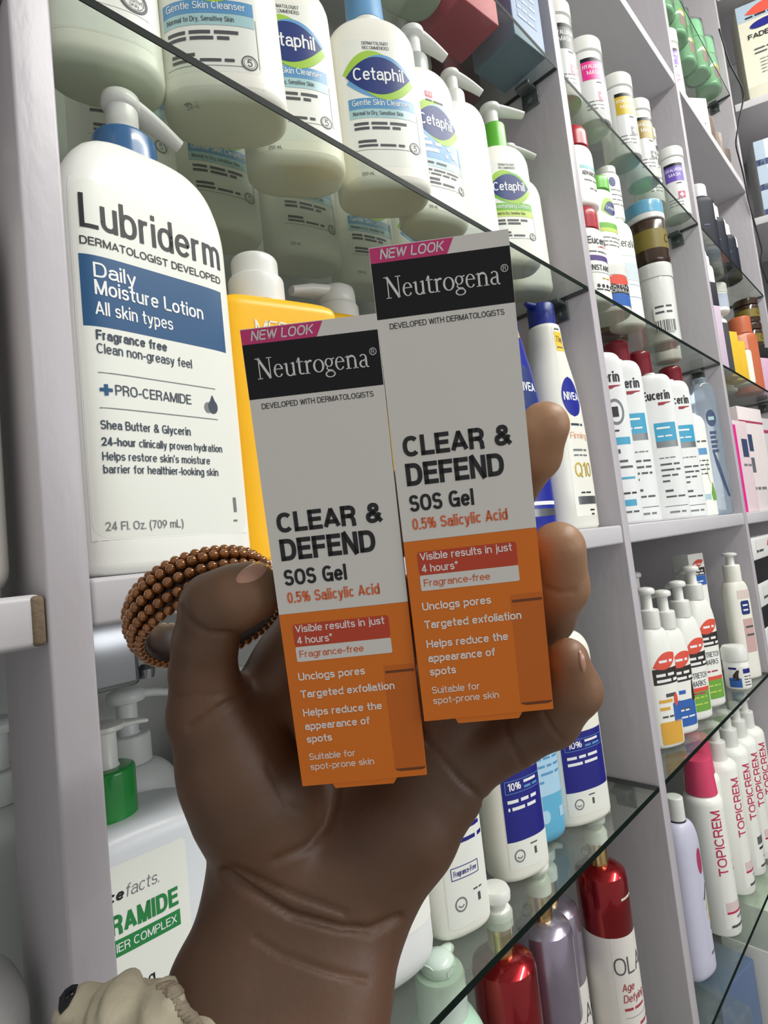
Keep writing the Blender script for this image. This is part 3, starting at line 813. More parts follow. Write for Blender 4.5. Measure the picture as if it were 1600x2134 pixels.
YEL = mat('golden_yellow_plastic', (250, 190, 24), 0.35, var=0.03)
for (X, Y, rz, lb, sd) in ((0.242, 0.050, -15, 'golden yellow square shouldered bottle with white cap beside the large lotion bottle', 0), (0.374, 0.120, -10, 'golden yellow bottle with white pump spout half hidden behind held cartons', 1)):
    yp = bprof(0.043, 0.024, 0.1832, n=9, rb=0.003, sh=0.010, neck=0.035, nb=0.017, pb=1.0) if not sd else bprof(0.035, 0.026, 0.229, n=6, rb=0.003, sh=0.02, neck=0.022, nb=0.02)
    o, cv = bottle('body_wash_bottle', lb, 'bottle', X, Y, TOPM, yp, YEL, rz, 'golden yellow wash bottles')
    if not sd:
        lathe('cap_base', rcap(0.0200, 0.0212, 0.003), CAPW, o, -0.010, 0, 0.1825)
        lathe('cap_top', rcap(0.0168, 0.0165, 0.004), CAPW, o, -0.010, 0, 0.2030)
        cv.text('MEDI', -0.022, 0.1530, 0.0105, WINK, w=0.026, bold=-0.006); cv.text('X', 0.008, 0.153, 0.0105, WINK, bold=-.006)
        cv.build('label', o)
    else:
        lathe('pump_collar', rcap(0.0205, 0.017, 0.004), CAPW, o, 0, 0, 0.2285)
        P = [(0.017 * math.cos(t), 0, 0.2385 + 0.011 + 0.006 * math.sin(t)) for t in np.linspace(0.3, 1.5, 4)]
        v, f = merge(lathegeo([(0.017, 0.245), (0.0185, 0.2465), (0.0185, 0.256), (0.0175, 0.2615), (0.013, 0.2645), (0.003, 0.2655)]), sweep([(-0.0, 0, 0.2582), (-0.03, 0, 0.2570), (-0.050, 0, 0.2532)], [(0.014, 0.006), (0.010, 0.0055), (0.006, 0.004)]))
        mesh('pump_head', v, f, CAPW, o, sharp=50)

OVB = mat('logo_navy', (22, 48, 116), 0.45, var=0.03)
NIVW = mat('pearl_white_plastic', (238, 238, 228), 0.3, var=0.02)
NIVB = mat('royal_blue_plastic', (30, 42, 150), 0.3, var=0.05)
NCAP = mat('royal_blue_cap', (32, 48, 140), 0.32)
YTAG = mat('yellow_sticker', (244, 200, 50), 0.45)
GOLDI = mat('gold_ink', (206, 176, 50), 0.35, metal=0.3)
SILVB = mat('silver_band_print', (110, 114, 118), 0.25, metal=0.6, var=0.3, nscale=12)
PEACH = mat('peach_ink', (236, 178, 140), 0.5)
def niv_prof():
    K = [(0, .034, .024, 2.4), (.001, .0365, .0265, 2.4), (.004, .038, .0285, 2.4), (.05, .0385, .0285, 2.4), (.11, .0378, .0283, 2.3), (.15, .0362, .0275, 2.2), (.18, .0320, .0258, 2.1), (.20, .0275, .0238, 2.0), (.215, .0236, .0222, 2.0), (.228, .0212, .0208, 2), (.250, .0200, .0200, 2), (.2535, .0192, .0192, 2), (.2555, .0165, .0165, 2)]
    return Prof(K)
for X, Y, mt, lb in ((0.6510, 0.046, NIVW, 'white body lotion bottle with dark blue pump cap and round blue logo'), (0.5550, 0.050, NIVB, 'blue body lotion bottle half hidden by the held carton, left of the white one')):
    p = niv_prof()
    o, cv = bottle('body_lotion_bottle', lb, 'bottle', X, Y, TOPM, p, mt, -12, 'body lotions with round logos')
    v, f = merge(lathegeo([(0.0165, 0.2556), (0.0165, 0.281), (0.0150, 0.2835), (0.012, 0.284)]), sweep([(-0.004, 0, .281), (-.018, 0, .2815), (-.026, 0, .2835)], [(.009, .003), (.006, .0028), (.003, .002)]))
    mesh('pump_cap', v, f, NCAP, o, sharp=45)
    W1 = WINK
    cv.rect(-.013, .218, .016, .243, YTAG, 0, nx=12)
    cv.words(-.010, .2455, .022, .003, NAVYINK, 3); cv.text('7 Day', -.010, .230, .0075, INK, w=.024); cv.words(-.010, .222, .022, .003, DGREYINK, 4)
    cv.ell(.002, .160, .0190, .0250, OVB if mt is NIVB else NIVB, 1); cv.text('NIVEA', -.014, .1555, .0100, WINK, w=.033, bold=.02)
    if mt is NIVW:
        cv.words(-.008, .124, .024, .0045, NAVYINK, 5); cv.text('Firming', -.012, .108, .008, PEACH, w=.034); cv.words(-.010, .093, .026, .004, GREYINK, 6); cv.words(-.010, .087, .026, .003, GREYINK, 7)
        cv.text('Q10', -.0115, .062, .0170, GOLDI, w=.031)
        cv.words(-.006, .042, .018, .003, INK, 8); cv.rect(-.012, .029, .024, .0385, SILVB, 1); cv.words(.006, .021, .012, .003, INK, 9); cv.words(.008, .016, .006, .003, INK, 10)
    else:
        cv.rect(-.014, .030, .024, .034, WINK, 1); cv.rect(-.014, .018, .024, .026, SILVB, 1)
    cv.build('label', o)

# ------------------------------------------------------------------ bay one, upper glass: white bottles with oval logos
OVG = mat('logo_lime', (160, 200, 70), 0.45)
OVL = mat('logo_sky', (104, 160, 208), 0.35)
BANDB = mat('band_blue', (92, 150, 196), 0.35)
BANDL = mat('band_pale_teal', (168, 204, 208), 0.35)
GRNC = mat('leaf_green_cap', (98, 186, 54), 0.35)
GRNB = mat('band_green', (110, 180, 60), 0.4); GRNL = mat('band_lime', (190, 214, 96), 0.4)
SHEER = mat('milky_cap_plastic', (214, 220, 216), 0.2, var=0.02, trans=0.35)
REDTAG = mat('red_tag', (206, 40, 70), 0.4)
TOPG = 0.3071
def cetaphil(X, Y, rz, a, h, lb, style, emb=True, Z=TOPG, group='white oval logo bottles on the glass shelf', lbl=True, kb=.65, ldx=0.0, ldz=0.0):
    p = bprof(a, a * kb, h, n=2.7, rb=0.008, sh=0.024, neck=0.018, nb=0.0145, pb=.5, taper=1.03)
    o, cv = bottle('cleanser_bottle', lb, 'bottle', X, Y, Z, p, CREAM if style != 'plain' else WHITE2, rz, group)
    s = a / 0.04; v = h / 0.158
    def q(x): return x * s + ldx
    def w_(t): return t * v
    def ql(x): return x * s
    def y(t): return (.031 + (t - .0178) * .8354 if .0090 < t < .098 else t) * v + ldz
    cv.rect(q(-.033), w_(.016), q(.033), y(.132), LBLW, -1, r=.004, nx=30, ny=16)
    if lbl:
        yo = y(.098)
        gs = (OVG, OVL) if style != 'green' else (OVG, GRNB)
        cv.lens(q(-.006), yo + w_(.006), ql(.026), w_(.017), gs[0], 0, .10); cv.lens(q(.004), yo + w_(.003), ql(.027), w_(.0165), gs[1], 1, -.05)
        cv.lens(q(-.003), yo - w_(.004), ql(.026), w_(.016), gs[1], 1, .08); cv.lens(q(.006), yo - w_(.006), ql(.026), w_(.016), gs[0], 2, .05)
        cv.lens(q(0), yo, ql(.029), w_(.0172), OVB, 3)
        cv.text('Cetaphil', q(-.0225), yo - w_(.0045), w_(.0115), WINK, w=ql(.045), lay=5, bold=.004)
        b1, b2 = (BANDB, BANDL) if style != 'green' else (GRNB, GRNL)
        if style in ('wash', 'green'):
            cv.text('DERMATOLOGIST', q(-.012), y(.1265), w_(.0030), DGREYINK, w=ql(.024), lay=1); cv.text('RECOMMENDED', q(-.012), y(.1222), w_(.0030), DGREYINK, w=ql(.024), lay=1)
            cv.rect(q(-.029), y(.0620), q(.031), y(.0735), b1, 1, nx=24)
            cv.text('Gentle Skin Cleanser' if style == 'wash' else 'Moisturizing Lotion', q(-.026), y(.0655), w_(.0052), WINK, w=ql(.052), lay=3)
            cv.rect(q(-.029), y(.0520), q(.031), y(.0618), b2, 1, nx=24)
            cv.text('Normal to Dry, Sensitive Skin', q(-.026), y(.0550), w_(.0036), DGREYINK, w=ql(.044), lay=3)
            cv.words(q(-.026), y(.0445), ql(.046), .004, DGREYINK, 11); cv.words(q(-.026), y(.0395), ql(.040), .004, DGREYINK, 12)
        else:
            cv.rect(q(-.012), y(.1230), q(-.002), y(.1290), REDTAG, 1, nx=4); cv.text('NEW', q(-.0105), y(.1245), w_(.0032), WINK, w=ql(.007), lay=3)
            cv.words(q(-.012), y(.1190), ql(.026), .003, DGREYINK, 13)
            cv.rect(q(-.029), y(.0520), q(.031), y(.0760), b1, 1, nx=24)
            cv.words(q(-.024), y(.068), ql(.026), .006, WINK, 14, 3); cv.words(q(-.024), y(.060), ql(.022), .006, WINK, 15, 3)
            for cx, cy, r in ((.012, .068, .0024), (.018, .061, .0038), (.023, .057, .003), (.008, .058, .002)): cv.ell(q(cx), y(cy), ql(r), ql(r), WINK, 3)
            cv.rect(q(-.029), y(.0420), q(.031), y(.0518), b2, 1, nx=24); cv.words(q(-.024), y(.045), ql(.03), .004, DGREYINK, 16)
            cv.words(q(-.026), y(.0365), ql(.05), .003, DGREYINK, 17); cv.words(q(-.026), y(.032), ql(.048), .003, DGREYINK, 18)
        cv.words(q(-.024), y(.0255), ql(.018), .004, DGREYINK, 19); cv.words(q(-.024), y(.0210), ql(.040), .0035, DGREYINK, 20)
        cv.line(q(-.028), y(.0178), q(.0295), y(.0178), .0004, GREYINK); cv.line(q(.0318), y(.0178), q(.0318), y(.06), .0004, GREYINK)
    if emb:
        cv.ell(q(.0255), y(.0215), ql(.0052), ql(.0052), LBLW, 2, nx=6); cv.ring(q(.0255), y(.0215), ql(.0052), .0008, DGREYINK, 3); cv.ring(q(.0255), y(.0215), ql(.0038), .0003, DGREYINK, 3)
        cv.text('5', q(.0255), y(.0215) - w_(.0026), w_(.0052), DGREYINK, al='C', lay=4)
        cv.text('250 mL', q(-.024), y(.0085), w_(.003), GREYINK, w=ql(.011), lay=1)
    cv.build('label', o)
    return o, h
o, h = cetaphil(.1365, .054, -20, .0335, .165, 'white bottle with round grey stamp, first on the glass beside the near upright', 'wash', lbl=False, emb=False)
cv = Canvas(bprof(.0335, .021775, .165, n=2.7, rb=0.008, sh=0.030, neck=0.017, nb=0.0145, pb=.55, taper=1.03).pt, base=.0005)
cv.film = LBLW; cv.ring(.018, .045, .0085, .0016, DGREYINK, 2); cv.ring(.018, .045, .0062, .0004, DGREYINK, 2); cv.text('SENSITIVE', .018, .0435, .0024, DGREYINK, w=.011, al='C'); cv.text('SKIN', .018, .0405, .0022, DGREYINK, al='C'); cv.text('le', -.026, .052, .008, DGREYINK)
cv.build('stamp', o)
pump(o, .165, .0150, .018, CAPW, direc=-1.2)
o, h = cetaphil(.2105, .036, -36, .0405, .158, 'white oval logo bottle with pale blue band, second from the near upright', 'wash', ldx=-.007, ldz=-.011); pump(o, h, .0165, .018, CAPW)
o, h = cetaphil(.2840, .055, -32, .0385, .158, 'white oval logo bottle set back between two larger oval logo bottles', 'wash'); pump(o, h, .0165, .018, CAPW)
o, h = cetaphil(.3640, .033, -35, .0398, .1575, 'white oval logo bottle with tall light blue cap', 'wash')
lathe('neck_ring', [(.0165, 0), (.0180, .002), (.0180, .006), (.0165, .008)], CREAM, o, 0, 0, h - .001)
lathe('cap', [(.0172, 0), (.0165, .03), (.0160, .052), (.013, .054)], mat('sky_blue_cap', (108, 160, 206), .3), o, 0, 0, h + .0068)
o, h = cetaphil(.4365, .036, -16, .0340, .1565, 'white oval logo bottle with small red tag and clear pump', 'foam')
pump(o, h, .0130, .024, SHEER, .0075, .022, CAPW, 0.0, .040, .010, .013, .009)
o, h = cetaphil(.5030, .040, -25, .0315, .1610, 'plain white bottle standing between the red tagged foam bottle and the green collared lotion', 'plain', lbl=False, emb=False)
cv = Canvas(Prof([(0, .0331, .0216, 2.7), (.03, .0331, .0216, 2.7), (.135, .0322, .021, 2.7), (.2, .032, .021, 2.7)]).pt, base=.0008); cv.film = WHITE2
cv.ell(-.022, .118, .007, .012, OVB, 1); cv.rect(-.030, .070, -.014, .086, BANDB, 1); cv.build('label', o)
pump(o, h, .013, .02, CAPW, slen=.038)
o, h = cetaphil(.5760, .038, -34, .0345, .1430, 'white oval logo lotion bottle with bright green pump collar', 'green')
pump(o, h, .0145, .034, GRNC, .0085, .018, CAPW, 0.0, .042, .004, .0125, .009)
o, h = cetaphil(.6500, .062, -30, .0340, .1480, 'white bottle with green collar wedged between the green collared lotion and the upright', 'green', lbl=False, emb=False)
pump(o, h, .0145, .030, GRNC, .0085, .016, CAPW, 0.0, .040, .006, .0125, .008)
# rear row, seen through the glass from below
for i, (X, Y, lb) in enumerate(((.185, .150, 'white bottle in the rear row above the blue pump collar'), (.275, .165, 'white bottle in the rear row behind the second logo bottle'), (.370, .160, 'white bottle in the rear row behind the light blue cap'), (.465, .165, 'white bottle in the rear row behind the clear pump'), (.560, .170, 'white bottle in the rear row nearest the far upright'))):
    o, h = cetaphil(X, Y, -15, .039, .155, lb, 'wash', emb=True, group='rear row of white oval logo bottles'); pump(o, h, .0165, .018, CAPW)

# ------------------------------------------------------------------ bay one, top glass
TOPT = 0.6061
RED_C = mat('dull_red_carton', (204, 74, 100), 0.5, var=0.05); BLU_C = mat('slate_blue_carton', (116, 140, 170), 0.5, var=0.05)
MAR_C = mat('maroon_carton', (120, 44, 60), 0.5)
def plain_box(nm, lb, X, Y, Z, w, d, h, mt, rz=0, cat='box', group=None, bev=.0012):
    o = thing(nm, lb, cat, (X, Y, Z), R_(rz), group)
    box('carton_body', -w / 2, w / 2, -d / 2, d / 2, 0, h, mt, o, bev)
    cv = Canvas(lambda s, z, e: np.stack([s, -d / 2 - np.broadcast_to(e, s.shape), z], -1), base=.0004); cv.film = mt; cv.lim = w / 2 - .0005
    return o, cv
o, cv = plain_box('carton', 'red carton standing on the top glass shelf', .558, .052, TOPT, .066, .062, .15, RED_C, -6)
cv.words(-.02, .03, .03, .006, mat('dark_red_ink', (120, 30, 50), .5), 3); cv.build('print', o)
o, cv = plain_box('carton', 'slate blue carton on the top glass shelf beside the upright', .646, .040, TOPT, .064, .066, .16, BLU_C, -6)
for i in range(4): cv.words(-.02, .03 + .012 * i, .04, .005, mat('pale_blue_ink', (176, 192, 212), .5), 30 + i)
cv.build('print', o)
o, cv = plain_box('carton', 'maroon carton behind the red carton, only its base showing', .628, .128, TOPT, .075, .060, .15, MAR_C, -6)
WGREY = mat('grey_white_plastic', (196, 200, 194), .4)
for X, Y, a, lb in ((.475, .062, .040, 'white bottle on the top glass shelf left of the red carton'), (.545, .128, .034, 'white bottle on the top glass shelf behind the red carton')):
    p = bprof(a, a * .7, .16, n=2.6); o, cv = bottle('lotion_bottle', lb, 'bottle', X, Y, TOPT, p, WGREY, -10, 'white bottles on the top glass'); pump(o, .16)

# ------------------------------------------------------------------ bay one, lower glass (seen from above)
TOPL = -0.3069
GRNP = mat('emerald_collar', (24, 140, 56), 0.25, coat=.4)
FFW = mat('bluish_white_plastic', (222, 226, 230), 0.35, var=0.02)
GRNI = mat('green_label_ink', (34, 130, 66), .45)
p = bprof(.056, .034, .158, n=3.2, rb=.006, sh=.014, neck=.020, nb=.018, pb=.7)
o, cv = bottle('shower_gel_bottle', 'white square bottle with emerald green collar and green printed label', 'bottle', .1405, .130, TOPL, p, FFW, -3)
pump(o, .1575, .0175, .031, GRNP, .0075, .022, CAPW, 0.3, .03, .004, .0135, .006, dx=-.008)
cv.rect(-.054, .004, .0270, .140, LBLW, 0, r=.004, nx=40)
cv.text('face', -.0300, .1200, .0064, INK, w=.0175, bold=.03, shear=.15); cv.text('facts.', -.0115, .1200, .0072, GREYINK, w=.0200, shear=.15, bold=-.012)
cv.text('CERAMIDE', -.0350, .1015, .0110, GRNI, w=.0545, bold=.03)
cv.rect(-.0360, .0890, .0200, .0985, GRNI, 1, nx=30); cv.text('BARRIER COMPLEX', -.0335, .0915, .0048, WINK, w=.0510)
cv.text('cleansing', -.032, .0640, .0085, INK, w=.034)
cv.build('label', o)
SHDW = mat('shaded_white_plastic', (206, 210, 208), .4)  # white plastic with the back row's shade put into its grey
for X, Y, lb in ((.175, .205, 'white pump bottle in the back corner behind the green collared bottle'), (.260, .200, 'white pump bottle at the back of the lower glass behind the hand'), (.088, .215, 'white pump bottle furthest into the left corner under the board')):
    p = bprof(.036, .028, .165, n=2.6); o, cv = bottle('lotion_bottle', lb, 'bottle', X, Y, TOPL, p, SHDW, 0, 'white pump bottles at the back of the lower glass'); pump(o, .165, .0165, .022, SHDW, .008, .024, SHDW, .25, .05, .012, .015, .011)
NAVYL = mat('deep_blue_label', (28, 30, 128), .35, var=.05)
SKYP = mat('sky_blue_plastic', (98, 178, 214), .35); SKYL = mat('ice_blue_label', (172, 210, 234), .4)
def neut_icon(cv, x, y, r, sd):
    cv.ring(x, y, r, r * .22, GREYINK, 2); cv.ring(x, y + r * .1, r * .55, r * .18, GREYINK, 2, 200, 340); cv.words(x + r * 2.3, y + r * 1.2, r * 1.6, r * .35, DGREYINK, sd); cv.rect(x + r * 3.0, y - r * .5, x + r * 3.5, y + r * .6, DGREYINK, 2, nx=2, ny=2)
def lab10(X, Y, rz, a, h, lb):
    p = bprof(a, a * .7, h, n=2.5, rb=.006, sh=.028, neck=.016, pb=.7)
    o, cv = bottle('body_lotion_bottle', lb, 'bottle', X, Y, TOPL, p, CREAM, rz, 'cream bottles with deep blue labels'); s = a / .036
    cv.rect(-.026 * s, .036, .028 * s, .096, NAVYL, 1, nx=24); cv.rect(-.026 * s, .012, .028 * s, .036, LBLW, 0, r=.003)
    cv.frame(-.022 * s, .078, .025 * s, .089, .0005, BANDB, 2); cv.text('10%', -.019 * s, .0805, .0068, WINK, w=.016 * s, bold=.02); cv.words(.001, .0848, .018 * s, .004, WINK, 2); cv.words(.001, .080, .020 * s, .0035, BANDB, 3)
    cv.words(-.021 * s, .0695, .038 * s, .0048, WINK, 4); cv.words(-.021 * s, .0630, .036 * s, .0048, WINK, 5)
    neut_icon(cv, -.014 * s, .0235, .0055, 6)
    cv.rect(-.020 * s, h - .045, .012 * s, h - .040, REDTAG, 1); cv.rect(-.018 * s, h - .058, .028 * s, h - .046, BLACKP, 1)
    cv.build('label', o); pump(o, h, .0145, .02, CAPW)
lab10(.4610, .048, -17, .0315, .180, 'cream body lotion bottle with deep blue label right under the held carton corner')
lab10(.5850, .050, -22, .0390, .200, 'taller cream bottle with deep blue label nearest the upright')
p = bprof(.0245, .019, .170, n=3, rb=.014, sh=.03, neck=.016, pb=.7)
o, cv = bottle('body_lotion_bottle', 'sky blue bottle between two cream bottles with deep blue labels', 'bottle', .5185, .055, TOPL, p, SKYP, -20)
cv.rect(-.020, .050, .028, .135, SKYL, 1, r=.004, nx=20); cv.frame(-.015, .100, .022, .112, .0004, BANDB, 2); cv.text('10%', -.010, .1025, .006, BANDB, w=.022)
for i in range(5): cv.words(-.015, .092 - i * .0075, .034 if i < 4 else .016, .004, BANDB, 40 + i)
cv.ell(-.006, .030, .0055, .0065, SKYL, 1); cv.rect(.012, .026, .019, .036, SKYL, 1)
cv.build('label', o); pump(o, .17, .0145, .02, CAPW, direc=-1.5, slen=.03)
p = bprof(.0290, .0210, .180, n=2.6, rb=.007, sh=.03, neck=.016, pb=.7)
o, cv = bottle('body_lotion_bottle', 'cream bottle with small blue framed label, partly behind the palm', 'bottle', .3650, .047, TOPL, p, CREAM, -18)
cv.rect(-.018, .010, .027, .120, LBLW, 0, r=.003, nx=24)
for i in range(3): cv.words(-.010, .090 - i * .009, .034, .005, NAVYL, 50 + i)
cv.frame(-.012, .046, .014, .055, .0006, NAVYL, 2); cv.text('Fragrance-Free', -.010, .0485, .0042, NAVYL, w=.022); neut_icon(cv, -.006, .027, .0055, 8)
cv.build('label', o); pump(o, .180, .0145, .02, CAPW)
p = bprof(.038, .027, .180, n=2.8, rb=.022, sh=.03, neck=.016, pb=.7)
o, cv = bottle('body_lotion_bottle', 'plain white bottle with rounded base beside the wrist', 'bottle', .2870, .052, TOPL, p, WHITE2, -10)
cv.rect(.000, .040, .036, .110, WHITE, 0); cv.text('ml', .022, .060, .005, GREYINK); cv.build('label', o); pump(o, .18, .0145, .02, CAPW)

# ------------------------------------------------------------------ bay one, lowest glass
TOPB = -0.6069
MRED = mat('metallic_red', (150, 14, 24), .22, metal=.75, coat=.6, var=.08)
MLIL = mat('metallic_lilac', (168, 158, 178), .22, metal=.75, coat=.5, var=.1)
GOLDC = mat('champagne_gold', (214, 184, 128), .15, metal=1.0)
PALE = mat('pale_satin_plastic', (226, 222, 216), .4)
DKRED = mat('dark_red_ink_print', (170, 60, 70), .5)
def olay(X, Y, r, h, split, topm, lb, pz, direc, line2=False):
    K = [(r - .003, 0), (r, .003), (r, split)]
    v1, f1 = lathegeo([(r - .003, 0), (r - .001, .001), (r, .004), (r, split)], nu=48)
    o = thing('body_lotion_bottle', lb, 'bottle', (X, Y, TOPB), R_(-14), 'metallic topped pump bottles')
    mesh('lower_body', v1, f1, PALE, o, sharp=40)
    lathe('upper_body', [(r, split), (r + .0003, split + .001), (r + .0003, h - .012), (r - .001, h - .007), (r - .006, h - .003), (r * .45, h), (.006, h + .001)], topm, o, nu=48)
    lathe('gold_neck', [(.0105, 0), (.0105, .022), (.009, .0235)], GOLDC, o, 0, 0, h + .0002)
    z = h + .0235
    v, f = merge(lathegeo([(.0125, z), (.0128, z + .010), (.0105, z + .0135), (.0080, z + .0145), (.0080, z + .019), (.0125, z + .0205), (.0130, z + .026), (.0115, z + .029), (.004, z + .0302)]), sweep([(0, 0, z + .0255), (.018 * math.cos(direc), .018 * math.sin(direc), z + .025), (.034 * math.cos(direc), .034 * math.sin(direc), z + .018)], [(.009, .0040), (.006, .0036), (.0035, .0030)]))
    mesh('pump_head', v, f, CAPW, o, sharp=45)
    p = cyl_prof([(r, 0), (r, .4)]); cv = Canvas(p.pt); cv.film = PALE
    cv.text('OLAY', -.0215, split - .036, .0170, DGREYINK, w=.050, bold=-.012)
    cv.text('Age', -.016, split - .052, .0075, DKRED, w=.014, shear=.1); cv.text('Defying', -.016, split - .063, .0075, DKRED, w=.028, shear=.1); cv.words(-.016, split - .071, .026, .004, DKRED, 3)
    cv.line(-.016, split - .078, .024, split - .078, .0004, GREYINK); cv.words(.000, split - .088, .024, .0045, DKRED, 4); cv.words(-.016, split - .096, .03, .0035, GREYINK, 5)
    if line2: cv.words(-.004, h - .028, .020, .004, PALE, 6)
    cv.build('label', o)
    return o
olay(.5960, .037, .0270, .2480, .185, MRED, 'metallic red topped bottle nearest the upright, white below', 0, 0.2, True)
olay(.4730, .037, .0262, .2540, .170, MLIL, 'metallic lilac topped bottle standing in front of its lilac twin', 0, .6)
olay(.5430, .072, .0290, .2230, .150, MLIL, 'metallic lilac topped bottle set back beside the tall red topped one', 0, 0.2)
olay(.4010, .032, .0268, .2640, .060, MRED, 'metallic red bottle with gold neck beside the mint green bottle', 0, 2.5)
MINT = mat('mint_plastic', (188, 226, 202), .35, var=.03); MINTC = mat('pale_mint_cap', (206, 222, 212), .3)
K = [(0, .03, .03, 2.2), (.002, .033, .033, 2.2), (.18, .036, .034, 2.2), (.215, .036, .034, 2.2), (.235, .0335, .032, 2.1), (.248, .0290, .028, 2), (.258, .0235, .0230, 2), (.262, .0195, .0195, 2), (.2635, .0185, .0185, 2)]
o, cv = bottle('body_lotion_bottle', 'mint green bottle with pale twist pump cap', 'bottle', .3245, .034, TOPB, Prof(K), MINT, 0)
lathe('cap', [(.0190, 0), (.0190, .026), (.018, .029), (.010, .030)], MINTC, o, 0, 0, .2632)
v, f = merge(lathegeo([(.0125, .292), (.0135, .294), (.013, .299), (.009, .303), (.003, .3045)]), sweep([(-.012, 0, .297), (.010, .002, .298), (.019, .004, .297)], [(.006, .004), (.006, .004), (.004, .003)]), sweep([(0, -.013, .296), (0, .013, .296)], [(.005, .0035), (.005, .0035)]))
mesh('pump_head', v, f, MINTC, o, sharp=45)
p = bprof(.030, .030, .235, n=2, sh=.03, neck=.012)
o, cv = bottle('body_lotion_bottle', 'white bottle whose shoulder just shows beside the forearm', 'bottle', .2550, .045, TOPB, p, WHITE2, 0); lathe('cap', rcap(.013, .02), CAPW, o, 0, 0, .235)

# ------------------------------------------------------------------ neighbouring bay on the left
p = bprof(.045, .035, .20, n=2.8, rb=.012, sh=.04, neck=.016)
o, cv = bottle('lotion_bottle', 'white bottle cut off by the left edge, above the chipped board', 'bottle', .0215, .048, .0000, p, CREAM, 0); pump(o, .2, .0165, .02)
p = bprof(.048, .036, .140, n=3, rb=.01, sh=.020, neck=.030, nb=.024, pb=.6)
o, cv = bottle('lotion_bottle', 'white rounded bottle in the lower left corner, below the chipped board', 'bottle', .0185, .060, -.3069, p, mat('frosted_white_plastic', (220, 222, 220), .45, var=.05, nscale=400), 0); lathe('cap', rcap(.02, .02), CAPW, o, 0, 0, .14)
o = thing('glass_shelf', 'glass shelf in the left bay under the rounded white bottle', 'glass shelf', (-.24, .135, -.307))
v, f = boxgeo(-.30, .3085, -.1345, .135, -.006, 0, .0006)
mesh('glass_pane', v, f, GLASS, o, smooth=False)
# ------------------------------------------------------------------ bay two, top glass: white jars
JARW = mat('gloss_white_jar', (228, 230, 228), .16, coat=.5, var=.02)
MAG2 = mat('bright_pink_label', (226, 40, 140), .4); MUST = mat('mustard_label', (206, 172, 30), .4); PURP = mat('purple_label', (104, 76, 178), .4); OLV = mat('khaki_label', (150, 128, 40), .4); DKG = mat('dark_grey_label', (70, 78, 74), .4)
CRED = mat('crimson_emblem', (176, 60, 96), .4)
def jar(X, Y, Z, r, h, lb, col, rz, capm=None, ch=.034, emb=CRED, group='white jars with bright square labels'):
    o = thing('cosmetic_jar', lb, 'jar', (X, Y, Z), R_(rz), group)
    K = [(r - .003, 0), (r - .001, .0008), (r, .004), (r, h - ch - .004), (r - .0015, h - ch - .001), (r - .003, h - ch)]
    lathe('body', K, JARW, o, nu=48)
    lathe('lid', [(r - .001, 0), (r + .0006, .001), (r + .0006, ch - .003), (r - .001, ch - .0006), (r - .003, ch)], capm or CAPW, o, 0, 0, h - ch + .0001, nu=48)
    if col:
        cv = Canvas(cyl_prof([(r, 0), (r, .4)]).pt); cv.film = JARW; t = h - ch
        b0, b1 = t * .56, t * .82
        cv.rect(-.013, b0, .023, b1, col, 1, nx=20); cv.rect(-.013, b1, .023, b1 + .006, BLACKP, 1, nx=20)
        cv.text('HYALURON', -.011, b1 - .011, .0065, WINK, w=.031); cv.text('MASK', .005, b1 - .021, .0065, WINK, al='C')
        cv.words(.006, b0 - .006, .014, .004, INK, 3)
        cv.rect(.006, t * .26, .020, t * .26 + .014, emb, 1, nx=6); cv.rect(.0115, t * .26 + .0025, .0145, t * .26 + .0115, WINK, 2, nx=3); cv.rect(.0085, t * .26 + .0055, .0175, t * .26 + .0085, WINK, 2, nx=3)
        for i in range(3): cv.words(-.012, t * (.24 - .05 * i), .026, .003, GREYINK, 5 + i)
        cv.build('label', o)
    return o
Z = .6041
jar(.7720, .032, Z, .0275, .148, 'white jar with dark label half hidden behind the first far upright', DKG, -40, ch=.024)
jar(.8680, .100, Z, .0260, .160, 'small lidded white jar behind the pink labelled jar', None, -40, ch=.024)
jar(.8530, .0260, Z, .0295, .1350, 'white jar with bright pink square label', MAG2, -48, ch=.024)
jar(.9720, .0240, Z, .0290, .1430, 'white jar with mustard yellow square label', MUST, -46, emb=DKG, ch=.024)
jar(1.0640, .0250, Z, .0275, .1480, 'white jar with khaki label, third along the top glass', OLV, -44, emb=DKG, ch=.022)
jar(1.1500, .0420, Z, .0250, .1500, 'slim white jar set back before the purple labelled jar', DKG, -40, emb=DKG, ch=.022)
jar(1.2440, .0240, Z, .0262, .1420, 'white jar with purple square label beside the far upright', PURP, -72, ch=.022)
v, f = merge(([(0, 0, 0), (.034, 0, .012), (.034, .0004, .026), (.0, .0004, .014), (0, .012, .001), (.034, .012, .013)], [(0, 1, 2, 3), (0, 4, 5, 1)]))
o = mesh('price_tag', v, f, mat('cream_paper', (222, 214, 182), .7), smooth=False); tag(o, 'folded cream paper tag lying behind the pink labelled jar', 'tag'); o.location = (.918, .070, Z + .0002); o.scale = (1.2, 1, 1)

